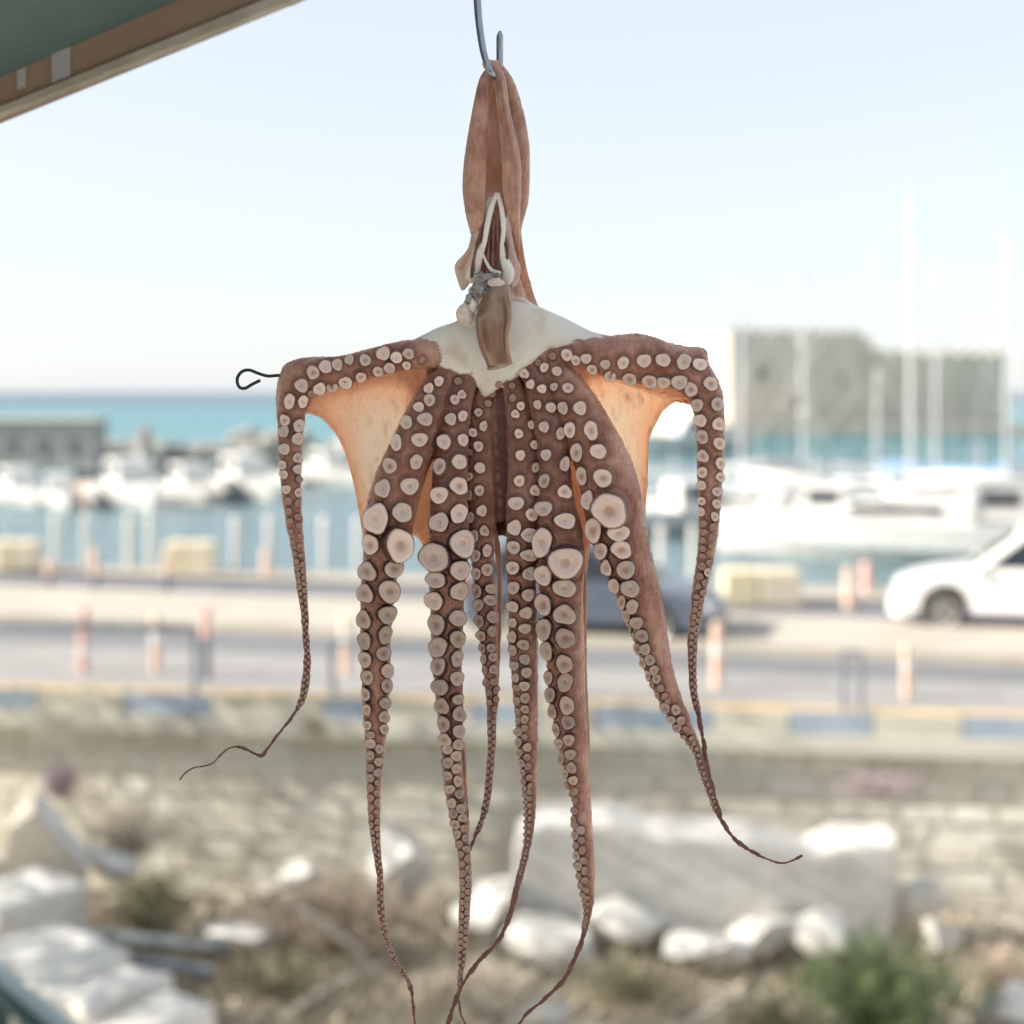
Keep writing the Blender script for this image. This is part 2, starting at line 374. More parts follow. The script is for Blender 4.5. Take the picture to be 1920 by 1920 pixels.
ARM[4] = [(920, 700, 14, 8), (908, 745, 20, 8), (900, 800, 25, 8), (899, 850, 27, 8), (902, 900, 28, 8), (905, 960, 27, 8), (905, 1010, 23, 8), (905, 1060, 20.5, 8), (908, 1100, 20, 8), (912, 1150, 19, 8), (916, 1200, 15.5, 8), (919, 1250, 14, 8), (923, 1300, 11.5, 8), (922, 1350, 9, 8),
          (922, 1400, 7.5, 8), (918, 1450, 7, 8), (913, 1500, 7, 8), (899, 1550, 5, 8), (886, 1580, 3.5, 7), (876, 1605, 3, 6), (870, 1640, 2.5, 6)]
ARM[5] = [(950, 700, 16, 4), (966, 740, 20, 2), (974, 790, 24, 0), (979, 840, 27, -1), (981, 900, 29, -2), (980, 950, 30, -2), (979, 1000, 29, -2), (978, 1050, 29, -2), (979, 1100, 27, -2), (981, 1150, 26, -2), (980, 1200, 26.5, -2), (982, 1250, 24, -2), (984, 1300, 22, -2), (987, 1350, 20, -2),
          (989, 1400, 18, -2), (993, 1450, 14, -2), (994, 1500, 11, -2), (993, 1550, 9, -2), (986, 1600, 6.5, -2), (973, 1650, 6.5, -3), (962, 1695, 6, -4), (945, 1745, 4.2, -6), (922, 1778, 4, -7), (898, 1802, 4.6, -8), (877, 1830, 4, -8), (862, 1858, 3.2, -8), (860, 1880, 2.6, -8), (865, 1903, 2.2, -8), (876, 1926, 2, -8)]
ARM[6] = [(985, 690, 18, 2), (1008, 715, 25, -1), (1022, 765, 29, -3), (1036, 830, 31, -5), (1040, 900, 31, -6), (1043, 950, 36, -7), (1050, 1005, 43, -8), (1052, 1055, 44, -8), (1052, 1100, 41, -8), (1055, 1150, 38, -7), (1058, 1200, 37, -7), (1061, 1250, 35, -6), (1063, 1300, 34, -6), (1069, 1350, 31, -5),
          (1075, 1400, 27, -5), (1082, 1450, 22, -5), (1090, 1500, 17, -4), (1092, 1550, 18, -4), (1095, 1600, 17.5, -4), (1099, 1650, 15.5, -3), (1103, 1695, 9.5, -3), (1096, 1745, 5.4, -2), (1077, 1800, 5, -2), (1053, 1842, 4.8, -2), (1015, 1878, 3.6, -2), (990, 1899, 3.4, -2), (966, 1930, 3, -2)]
ARM[7] = [(1005, 680, 18, 2), (1040, 700, 28, 0), (1072, 745, 38, -3), (1100, 800, 45, -5), (1122, 850, 50, -6), (1140, 900, 54, -7), (1150, 950, 55, -8), (1160, 1000, 53, -8), (1174, 1050, 48, -8), (1192, 1100, 42, -8), (1206, 1150, 36, -7), (1220, 1200, 30, -7), (1233, 1250, 26, -6), (1252, 1300, 22, -6), (1276, 1350, 17, -5),
          (1304, 1400, 9, -5), (1313, 1430, 7, -5), (1323, 1460, 7, -5), (1338, 1500, 7, -5), (1349, 1530, 5, -5), (1361, 1552, 4, -5), (1376, 1571, 3.8, -5), (1399, 1590, 4.2, -5), (1418, 1601, 3.4, -5), (1435, 1609, 2.4, -5), (1457, 1617, 2, -5), (1472, 1618, 2, -5), (1486, 1613, 2.2, -5), (1505, 1604, 3, -5)]
ARM[8] = [(985, 680, 12, 2), (1030, 672, 15, 0), (1070, 664, 22, -2), (1130, 668, 36, -3), (1195, 672, 46, -3), (1250, 684, 40, -2), (1292, 700, 38, -1), (1322, 738, 32, 0), (1331, 790, 27, 0), (1332, 850, 25, 0), (1331, 900, 23, 0), (1331, 950, 20, 0), (1328, 1000, 17.5, 0), (1322, 1050, 15.5, 0),
          (1312, 1100, 13, 0), (1305, 1150, 11, 0), (1299, 1200, 9.5, 0), (1298, 1250, 7.5, 0), (1301, 1300, 7, 0), (1312, 1350, 5, -1), (1318, 1385, 4, -2), (1323, 1420, 5, -3), (1331, 1460, 4.6, -5), (1341, 1495, 4, -6), (1349, 1520, 3, -7), (1353, 1540, 2, -6)]
Q = {k: arm_tube(v, att='arm') for k, v in ARM.items()}
arm_tube([(640, 690, 20, 0), (590, 692, 23, 0), (556, 697, 22, 0), (543, 712, 20, 0), (540, 760, 18, 0)], .8)
arm_tube([(1220, 660, 24, 0), (1265, 664, 19, 0), (1300, 659, 8, 0), (1317, 655, 3, 0)], .6)
leaf([(1230, 650), (1270, 650), (1319, 654), (1330, 685), (1345, 730), (1300, 735), (1240, 710)], (1290, 690), 0, 11)
# keels of bare skin along the backs of the twisted arms
arm_tube([(1160, 870, 8, 6), (1190, 930, 12, 6), (1203, 1000, 11, 5), (1219, 1060, 8, 3), (1234, 1110, 6, 2), (1245, 1180, 5, 1), (1255, 1240, 4, 1), (1271, 1300, 3.5, 1), (1291, 1352, 3, 0)], .8, (0, .25))
arm_tube([(1085, 1020, 10, 8), (1092, 1080, 7, 8), (1094, 1150, 6, 8), (1094, 1250, 6, 7), (1098, 1350, 6, 5), (1101, 1450, 5, 4), (1104, 1520, 5, 3), (1109, 1600, 5, 2), (1112, 1650, 4, 2)], .9, (0, .3))
arm_tube([(1000, 1060, 6, 6), (1002, 1200, 6, 6), (1003, 1300, 5, 5), (1003, 1400, 5, 4), (1002, 1500, 4, 3)], .9, (0, .3))
arm_tube([(915, 960, 12, 16), (928, 1010, 9, 18), (936, 1060, 7, 18), (936, 1150, 6, 18), (934, 1250, 5, 17), (931, 1320, 3, 14), (925, 1370, 2, 10)], .5, (.35, .22))
arm_tube([(868, 1390, 5, 4), (874, 1500, 4, 3), (879, 1560, 3, 2)], .9, (.2, .15))
arm_tube([(560, 960, 4, 4), (566, 1000, 4, 4), (570, 1060, 3.5, 3), (573, 1110, 3, 2)], .9, (.4, .15))
# webs
web((815, 682), [(540, 735), (560, 762), (577, 774), (600, 780), (628, 808), (645, 839), (659, 881), (670, 929), (679, 980), (686, 1012), (712, 1040)], 4, 2, 3, 9, 2.0, 1.1, 7)
web((1050, 680), [(1335, 745), (1312, 768), (1300, 758), (1285, 746), (1266, 751), (1243, 768), (1226, 796), (1215, 822), (1213, 855), (1212, 897), (1209, 940), (1205, 1000), (1190, 1050)], 4, 2, 4, 9, 2.0, 1.1, 7)
web((842, 700), [(742, 1018), (757, 1006), (769, 1004), (780, 1003), (788, 1010), (796, 1026), (815, 1050)], 6, 6, 6, 11, 2.0, .5, 3, watt=(0, .42))
web((873, 720), [(850, 1030), (870, 1015), (885, 1010), (905, 1020)], 8, 6, 14, 6, 3.5, 0, 3, 0, watt=(0, .2, .8))
leaf([(800, 682), (860, 690), (930, 700), (1000, 690), (1050, 682), (1075, 780), (1060, 860), (1010, 930), (930, 980), (860, 930), (812, 860), (800, 780)], (930, 790), 12, 6, (0, .05, .9))
web((928, 735), [(905, 1010), (918, 1004), (930, 1006), (943, 1004), (962, 1015)], 10, 16, 8, 12, 4.2, .5, 3, 0, watt=(0, .1, 1))  # dark purple skin plus the deep fold's shade, put into the colour
web((985, 710), [(980, 1030), (1000, 1020), (1020, 1020), (1040, 1030)], 6, 6, 4, 6, 3.5, 0, 3, 0, watt=(0, .2, .8))
web((1035, 700), [(1062, 1170), (1080, 1150), (1092, 1110), (1100, 1060), (1105, 1018), (1116, 1000), (1140, 1010)], 6, 8, 6, 14, 2.0, .6, 3, watt=(0, .40))
# flesh of the oral side: smooth cream shoulders
leaf([(766, 640), (818, 614), (856, 600), (885, 572), (935, 556), (985, 562), (1012, 574), (1062, 596), (1110, 620), (1158, 634), (1085, 652), (1042, 654), (1008, 682), (962, 712), (912, 742), (890, 722), (850, 694), (800, 678), (775, 662)], (928, 640), 1, 9, (1, 0), tilt=(0, -2))
leaf([(800, 650), (850, 640), (880, 660), (885, 700), (860, 700), (820, 684)], (850, 668), -3, 5, (1, 0))
leaf([(968, 640), (1000, 640), (1010, 665), (985, 690), (955, 712), (950, 690), (962, 665)], (980, 668), -3, 5, (1, 0))
leaf([(880, 690), (940, 690), (962, 696), (932, 722), (910, 742), (894, 722)], (915, 708), 0, 6, (.8, 0))
# neck
arm_tube([(930, 600, 50, 6), (930, 560, 46, 8), (928, 500, 40, 8), (927, 440, 36, 8), (927, 390, 34, 8)], .45, (.15, .1))
arm_tube([(968, 400, 7, 10), (972, 450, 7, 12), (978, 500, 9, 13), (988, 550, 12, 12), (1000, 590, 14, 8)], .9, (.0, .3))
arm_tube([(960, 520, 14, 6), (970, 560, 18, 6), (985, 600, 18, 4)], .5, (.35, .2))
# flesh straps, collar flaps
arm_tube([(931, 362, 4, -5), (921, 390, 5.5, -9), (913, 425, 5.5, -11), (908, 455, 5, -12), (898, 480, 8, -12), (889, 505, 12, -11), (884, 525, 11, -9)], .6, (.9, .05))
arm_tube([(934, 362, 4, -5), (941, 395, 5, -9), (943, 430, 4, -11), (941, 465, 4.5, -12), (946, 490, 8, -12), (953, 512, 11, -12), (945, 535, 9, -12)], .6, (.9, .05))
arm_tube([(912, 395, 3, -4), (903, 430, 3.5, -6), (899, 465, 3, -8), (892, 490, 4, -9)], .7, (.55, .3))
arm_tube([(921, 372, 7, -2), (911, 392, 6, -4), (917, 410, 4, -6)], .6, (.7, .2))
arm_tube([(950, 400, 3, -5), (952, 440, 3, -8), (958, 475, 4, -9), (965, 500, 6, -9)], .7, (.6, .3))
arm_tube([(926, 410, 7, 0), (927, 460, 9, 0), (926, 510, 10, -3)], .6, (.1, .1, .5))
arm_tube([(907, 415, 2.5, -8), (900, 445, 3, -10), (890, 480, 3, -13), (884, 520, 3, -15)], .7, (0, 0, 1))
arm_tube([(947, 410, 2, -8), (949, 445, 2.6, -10), (952, 485, 2.5, -14)], .7, (0, 0, 1))
for x0, x1 in ((918, 915), (926, 924), (934, 937)): arm_tube([(x0, 405, 2, -1), (x0 - 1, 440, 2.6, -4), (x1, 480, 3, -6), (x1, 520, 3, -9)], .8, (.12, 0, .25))
arm_tube([(903, 470, 2, -12), (912, 492, 3, -14), (922, 507, 4, -16), (938, 512, 4, -16)], .7, (.8, .1, 0))
arm_tube([(893, 425, 2, -6), (886, 455, 3.5, -9), (872, 485, 4, -10), (862, 505, 3, -9)], .6, (.35, .2, 0))
leaf([(897, 415), (884, 440), (876, 468), (853, 496), (856, 520), (866, 545), (878, 535), (890, 510), (900, 475), (903, 440)], (884, 490), -7, 2.4, (.6, .25), tilt=(-10, 0))
leaf([(950, 402), (955, 415), (962, 450), (968, 480), (976, 500), (974, 522), (962, 540), (952, 520), (950, 480), (947, 440)], (960, 490), -8, 2.4, (.5, .25), tilt=(10, 0))
# mantle bag, folded over the hook
arm_tube([(924, 128, 9, 1), (910, 152, 12, -6), (901, 210, 16, -9), (893, 280, 20, -10), (889, 345, 22, -9), (891, 395, 19, -7), (896, 440, 13, -4), (899, 475, 8, 0)], .8, (0, .1))
arm_tube([(922, 128, 9, 1), (936, 145, 11, -6), (945, 210, 12, -10), (957, 285, 17, -11), (960, 345, 18, -10), (962, 390, 14, -7), (966, 435, 9, -3), (969, 470, 6, 2)], .8, (0, .1))
arm_tube([(936, 128, 10, 8), (952, 160, 14, 9), (965, 215, 18, 10), (974, 270, 18.5, 10), (976, 320, 18, 10), (973, 375, 18, 10), (968, 415, 13, 10), (966, 455, 7, 10)], .9, (0, .1))
arm_tube([(928, 126, 9, 8), (930, 165, 20, 20), (930, 220, 33, 25), (930, 290, 44, 26), (929, 350, 45, 25), (929, 400, 40, 19), (929, 450, 32, 12)], .17, (.30, .24))
arm_tube([(941, 150, 3, -12), (950, 210, 3.5, -16), (963, 270, 4, -18), (970, 320, 4.5, -17), (971, 370, 4, -13), (969, 410, 3, -8)], .8, (.35, .2, 0))  # pale ridge: the lobe's highlight put in as lighter skin
arm_tube([(908, 120, 9, -1), (922, 121, 8.5, 0), (938, 122, 8, 2)], 1.0, (0, .1))

me0 = bpy.data.meshes.new('source'); me0.from_pydata(PR.v, [], PR.f)
b = bmesh.new(); b.from_mesh(me0); bmesh.ops.recalc_face_normals(b, faces=b.faces); b.to_mesh(me0); b.free()
tmp = bpy.data.objects.new('source', me0); COL.objects.link(tmp)
rm = tmp.modifiers.new('r', 'REMESH'); rm.mode = 'VOXEL'; rm.voxel_size = .00062
dg = bpy.context.evaluated_depsgraph_get()
body_me = bpy.data.meshes.new_from_object(tmp.evaluated_get(dg)); bpy.data.objects.remove(tmp)
nv = len(body_me.vertices); co = np.empty(nv * 3, np.float32); body_me.vertices.foreach_get('co', co); co = co.reshape(-1, 3).astype(np.float64)
ed = np.empty(len(body_me.edges) * 2, np.int32); body_me.edges.foreach_get('vertices', ed); ed = ed.reshape(-1, 2)
ii = np.concatenate([ed[:, 0], ed[:, 1]]); jj = np.concatenate([ed[:, 1], ed[:, 0]]); deg = np.maximum(1, np.bincount(ii, minlength=nv))
def lap(a): return np.stack([np.bincount(ii, weights=a[jj, c], minlength=nv) / deg for c in range(a.shape[1])], 1)
# attributes from the nearest source vertex
kd = kdtree.KDTree(len(PR.v))
for i, v in enumerate(PR.v): kd.insert(v, i)
kd.balance()
src = np.array(PR.a, float); idx = np.fromiter((kd.find(c)[1] for c in co.tolist()), np.int64, nv); att = src[idx]
for _ in range(12): att = .5 * att + .5 * lap(att)
# Taubin smoothing melts the seams between arms, webs and bag without shrinking the thin tips
for _ in range(14):
    co = co + .55 * (lap(co) - co); co = co - .56 * (lap(co) - co)
for _ in range(2): co = co + .4 * (lap(co) - co)
wt = np.clip(att[:, :1] * 3, 0, 1) * (co[:, 2:3] < CZ + .075)
for _ in range(8): wt = np.maximum(wt * .98, lap(wt))
for _ in range(40): co = co + .5 * wt * (lap(co) - co)
print('body verts', nv)
def set_co():
    body_me.vertices.foreach_set('co', co.astype(np.float32).ravel()); body_me.update()
set_co()
polys = np.empty(len(body_me.loops), np.int32); body_me.loops.foreach_get('vertex_index', polys)
bvh = BVHTree.FromPolygons(co.tolist(), polys.reshape(-1, 4).tolist())
CAM = Vector((0, 0, CZ))
def hit(px, py):
    d = (W(px, py, 1.0) - CAM).normalized()
    r = bvh.ray_cast(CAM, d)
    return r[0], r[1], d

# suckers seen one by one in the photograph: (x, y, rx, ry) per close-up, then rows that taper on to the tips
S = []
def view(ox, oy, s, lst):
    for t in lst: S.append((ox + t[0] / s, oy + t[1] / s, t[2] / s, (t[3] if len(t) > 3 else t[2]) / s))
view(420, 600, 3.5556, [
 (593,350,40),(678,315,40),(750,300,32,38),(840,268,30),(940,275,36),(1060,225,44,40),(1150,250,36),(1230,225,34),(512,440,40,44),(635,450,40),(720,445,34),(815,412,40),(908,370,35),(1020,342,37,30),(1103,315,35),(580,485,24),(1218,300,27),(1320,265,22),
 (438,540,34,46),(522,540,32,38),(412,665,34),(495,702,38),(408,745,36),(487,790,37),(402,862,36),(487,920,31),(393,965,29),(482,998,30),(403,1030,28),(495,1063,25),(415,1130,28),(492,1150,27),(430,1205,25),(490,1222,23),(433,1275,24),(490,1312,22),(443,1340,21),(498,1372,19),(448,1410,19),(502,1440,18),(460,1480,17),(505,1505,17),(470,1550,16),(512,1568,16),
 (1432,410,30),(1370,457,32),(1378,540,38),(1297,580,32),(1338,663,46,42),(1222,685,38,44),(1305,797,48,44),(1155,820,34,54),(1110,970,46),(1278,945,40,44),(1062,1125,50,54),(1235,1105,54),(1020,1325,80,88),(1185,1280,60),(985,1490,54,60),(1155,1495,92,98),(965,1675,58),(1125,1650,63,54),(950,1822,52,58),(1098,1805,68),
 (1565,410,25),(1585,498,27),(1540,535,30),(1588,640,32),(1515,665,34,40),(1587,800,33,40),(1467,815,42,48),(1565,945,46),(1445,985,44,52),(1560,1105,54),(1440,1165,54),(1560,1290,56),(1440,1350,63,56),(1415,1580,94,88),(1580,1490,74,88),(1565,1665,60,62),(1420,1728,62,52),(1560,1805,60,54),(1410,1870,58),
 (1830,430,20),(1785,490,22),(1760,555,24),(1697,620,26),(1728,705,26,32),(1660,750,28),(1700,840,32),(1640,880,22),(1705,985,34),(1635,1040,28),(1705,1135,32),(1637,1170,28,34),(1720,1270,34),(1650,1315,25,32),(1735,1405,30,34),(1672,1440,30,38),(1750,1535,30,38),(1680,1570,36),(1755,1665,38),(1685,1690,32,36)])
view(900, 560, 3.5556, [
 (215,580,20),(215,660,24),(270,715,26),(237,770,26),(335,840,24,28),(257,900,28),(357,975,28),(268,1042,28,34),(362,1122,30),(263,1210,34),(362,1280,34),(243,1365,48,42),(340,1440,42,38),(230,1525,46),(328,1575,54,44),(225,1655,44,40),(328,1708,54,38),(228,1800,46,40),(328,1830,48,40),
 (300,500,30),(340,570,28),(412,600,28),(387,705,24,30),(470,725,32),(433,858,32,36),(533,900,30,36),(445,1043,32,36),(553,1098,38,44),(440,1222,40,44),(560,1290,44,40),(428,1400,54,48),(562,1482,64,50),(425,1625,66,86),(567,1755,100,98),(430,1840,55,64),
 (430,460,28),(510,485,30),(500,590,26),(587,600,36,30),(563,725,34,42),(668,730,38,44),(605,870,38,48),(740,880,40,60),(650,1020,40,56),(790,1015,48,46),(688,1178,36,58),(822,1195,58,54),(723,1345,40,58),(865,1410,100,104),(770,1540,56,76),(917,1560,66,50),(815,1680,46,54),(940,1670,60,56),(850,1790,36,50),(970,1805,58,54),(900,1905,36,50),
 (485,385,24),(580,375,36),(710,400,32),(835,435,30),(955,425,37),(1090,412,42),(1218,412,44,40),(1355,425,46),(1455,445,46,40),(1532,567,42,44),(1572,705,40),(1585,838,40),(1592,970,37),(1595,1095,33,37),(1597,1188,30),(1580,1287,30),(1573,1367,28),(1560,1455,25,28),(1550,1520,20,26),(1543,1590,17,22),(1537,1650,16,20),
 (390,430,20),(640,410,30),(750,465,32),(868,510,37),(1000,525,42),(1130,540,45),(1228,545,42),(1325,552,47),(1407,605,42),(1452,705,37,42),(1475,808,40),(1487,920,37,44),(1490,1050,38),(1485,1155,33),(1480,1243,30),(1482,1348,26),(1480,1420,25,28),(1495,1500,22),(1495,1555,22,20),(1487,1610,21),(1487,1665,21),(1484,1715,19)])
view(600, 1000, 4.8, [
 (410,545,68,82),(618,510,90,82),(405,775,62,76),(595,725,76,78),(410,960,56,76),(578,910,60,72),(415,1130,58,64),(570,1085,64,58),(425,1295,52,58),(598,1235,56,60),(425,1440,46,54),(595,1375,52,58),(430,1575,42,52),(580,1525,52,48),(430,1720,40),(570,1650,48),(570,1765,42),(460,1810,40,30),
 (1045,610,80),(1245,545,82,76),(1060,820,74,84),(1230,760,74,68),(1070,1020,80),(1228,940,70),(1075,1200,66,74),(1225,1125,54,64),(1090,1385,72,66),(1225,1310,56,64),(1105,1550,62,66),(1230,1485,52,46),(1120,1710,56,64),(1243,1625,58,64),(1130,1855,58,52),(1240,1780,52,58),(1235,1900,46),
 (1410,375,44,52),(1420,515,46,60),(1428,645,48,54),(1530,495,52,44),(1438,785,44,54),(1525,600,56,46),(1455,920,44),(1548,750,52),(1465,1030,32,42),(1545,880,42,48),(1480,1130,30,40),(1535,1025,38),(1485,1230,26,36),(1550,1115,40,36),(1500,1340,34),(1560,1225,40),(1525,1440,26),(1565,1335,38,30),(1525,1520,26),(1583,1405,32),(1580,1490,30),(1570,1580,25),
 (1750,490,52,56),(1865,550,55),(1745,650,55,48),(1855,710,56,48),(1740,800,38,42),(1840,855,52,44),(1740,930,44,46),(1830,1000,52,44),(1740,1050,38,48),(1840,1135,46),(1755,1190,40),(1850,1250,46),(1765,1300,32,38),(1845,1365,44),(1775,1390,32),(1845,1480,42),(1775,1500,30,36),(1845,1580,36),(1780,1600,28),(1843,1670,35),(1790,1690,28),(1840,1750,31),(1795,1770,26),(1842,1830,28)])
view(900, 1000, 3.5556, [
 (562,360,70,56),(435,470,54,68),(562,540,68,60),(440,635,50,72),(565,695,64,58),(458,780,44,60),(560,865,52,54),(465,960,30,45),(565,990,48,56),(480,1075,38,48),(575,1145,46,54),(490,1185,30,44),(590,1262,44,42),(515,1305,26,42),(595,1370,34,38),(530,1400,28,36),(600,1470,34,34),(548,1500,24,36),(612,1560,30,36),(575,1600,22,30),(620,1640,28,30),(590,1680,20,26),(635,1720,24),(600,1740,18),(637,1780,22),(632,1850,24),(628,1905,22),
 (1000,365,56,54),(950,455,28,44),(1015,485,38,44),(985,550,26,40),(1045,592,40),(1030,650,24,36),(1080,678,40),(1055,765,24,38),(1105,768,35),(1090,860,22,34),(1130,845,32),(1125,945,20,32),(1160,910,30),(1150,1000,18,28),(1175,970,28),(1205,1030,24),(1185,1075,16,24),(1230,1080,20),(1215,1130,14,20),(1250,1120,18)])
def row(k, y0, y1, offs, rf, f0=None, axis=1):
    q = Q[k]; i = next(i for i in range(len(q)) if q[i][1] >= y0 and (axis == 1)); acc = 0; side = 0
    while i < len(q) - 2 and q[i][2] > 2.6 and q[i][1] < y1:
        h = q[i][2]; r = max(1.5, h * rf); t = q[i + 1][:2] - q[i - 1][:2]; t /= np.hypot(*t) + 1e-9; nrm = np.array([-t[1], t[0]])
        # nrm points left of the way down
        c = q[i][:2] - nrm * h * (-offs[side])
        S.append((c[0], c[1], r * random.uniform(.85, 1.12), r * random.uniform(.85, 1.15))); side ^= 1
        step = r * 1.12; j = i
        while j < len(q) - 2 and np.hypot(*(q[j][:2] - q[i][:2])) < step: j += 1
        i = max(j, i + 1)
random.seed(11)
row(1, 1052, 1325, (.45, -.45), .50)
row(2, 1392, 1850, (.45, -.4), .48)
row(3, 1402, 1850, (.45, -.42), .5)
row(4, 1345, 1560, (.45, -.4), .5)
row(5, 1352, 1640, (.80, .10), .42)
row(6, 1545, 1740, (.75, .15), .40)
row(7, 1318, 1520, (.75, .0), .44)
row(8, 1052, 1330, (-.55, .2), .45)
# each sucker sits on the skin it meets there, facing out
sites = []
for (x, y, rx, ry) in S:
    if y > 1925: continue
    got = None
    for dx in (0, .3, -.3, .6, -.6):
        h, n_, d_ = hit(x + dx * rx, y)
        if h is not None: got = (h, n_, d_); break
    if not got: continue
    h, n_, d_ = got; r = (rx + ry) / 2
    if any((h - s[0]).length < .55 * max(r, s[2]) * K for s in sites): continue
    ax = (n_ * .55 - d_ * .6).normalized()
    sites.append((h, ax, r, rx, ry))
sites.sort(key=lambda s: -s[2]); print('suckers', len(sites))
kdb = kdtree.KDTree(nv)
for i, c in enumerate(co.tolist()): kdb.insert(c, i)
kdb.balance()
ring = np.zeros(nv); oral = np.zeros(nv); disp = np.zeros((nv, 3)); crease = np.zeros(nv)
for h, ax, r, rx, ry in sites:
    rr = r * K; near = kdb.find_range(h, rr * 2.6); 
    if not near: continue
    ids = np.array([n_[1] for n_ in near]); dd = co[ids] - np.array(h); axn = np.array(ax); hz = dd @ axn
    rad = np.linalg.norm(dd - np.outer(hz, axn), axis=1) / rr
    ok = hz > -rr * .9
    bump = np.where(ok, rr * (.40 * np.clip(1 - (rad / 1.55) ** 2, 0, 1) ** 1.4), 0)
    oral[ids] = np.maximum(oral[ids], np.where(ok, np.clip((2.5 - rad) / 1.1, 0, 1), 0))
    if r > 6:
        crease[ids] = np.minimum(crease[ids], np.where(ok, -.11 * rr * np.exp(-((rad - 1.5) / .15) ** 2), 0))
        ring[ids] = np.maximum(ring[ids], np.where(ok, .14 * np.exp(-((rad - 1.48) / .07) ** 2), 0))  # the fold's shade drawn as a dark line in the skin colour
    new = np.outer(bump, axn); cur = np.linalg.norm(disp[ids], axis=1)
    disp[ids] = np.where((bump > cur)[:, None], new, disp[ids])
    kq = .35 + .65 * min(1, max(0, (HY - (h.z - CZ) / h.y * F - 930) / 120)); ring[ids] = np.maximum(ring[ids], np.where(ok, kq * np.exp(-((rad - 1.12) / .10) ** 2), 0))  # ring colour holds dark base skin and the shadow under the rim
nor = np.empty(nv * 3, np.float32); body_me.vertices.foreach_get('normal', nor); nor = nor.reshape(-1, 3).astype(float)
from mathutils import noise as mn
wr = np.fromiter((mn.noise((x * 210, y * 210, z * 150)) + .6 * mn.noise((x * 480, y * 480, z * 300 + 9)) for x, y, z in co.tolist()), float, nv)
thick = np.clip(1.15 - att[:, 2], 0, 1) * (1 - np.clip(att[:, 0] * 1.2, 0, .97))
fold = np.clip(np.abs(wr) * 2.2, 0, 1)                       # sharp little valleys where the noise changes sign
thick = thick * np.where(co[:, 2] > CZ + .095, .3, 1)
dn = thick * (.00055 * fold + .00035 * wr) * np.clip(1 - np.linalg.norm(disp, axis=1) / .0015, .15, 1) * (1 - .85 * att[:, 1])
co += disp + nor * (dn + crease)[:, None]; set_co()
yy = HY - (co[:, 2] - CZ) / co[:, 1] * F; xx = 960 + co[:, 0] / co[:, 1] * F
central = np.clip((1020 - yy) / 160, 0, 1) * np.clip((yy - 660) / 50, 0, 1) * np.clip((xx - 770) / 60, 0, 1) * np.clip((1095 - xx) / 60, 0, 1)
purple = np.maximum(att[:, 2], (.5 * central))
for nme, arr in (('flesh', att[:, 0]), ('web', att[:, 1]), ('purple', purple), ('oral', oral), ('ring', ring)):
    a = body_me.attributes.new(nme, 'FLOAT', 'POINT'); a.data.foreach_set('value', np.clip(arr, 0, 1).astype(np.float32))
body_me.polygons.foreach_set('use_smooth', [True] * len(body_me.polygons))

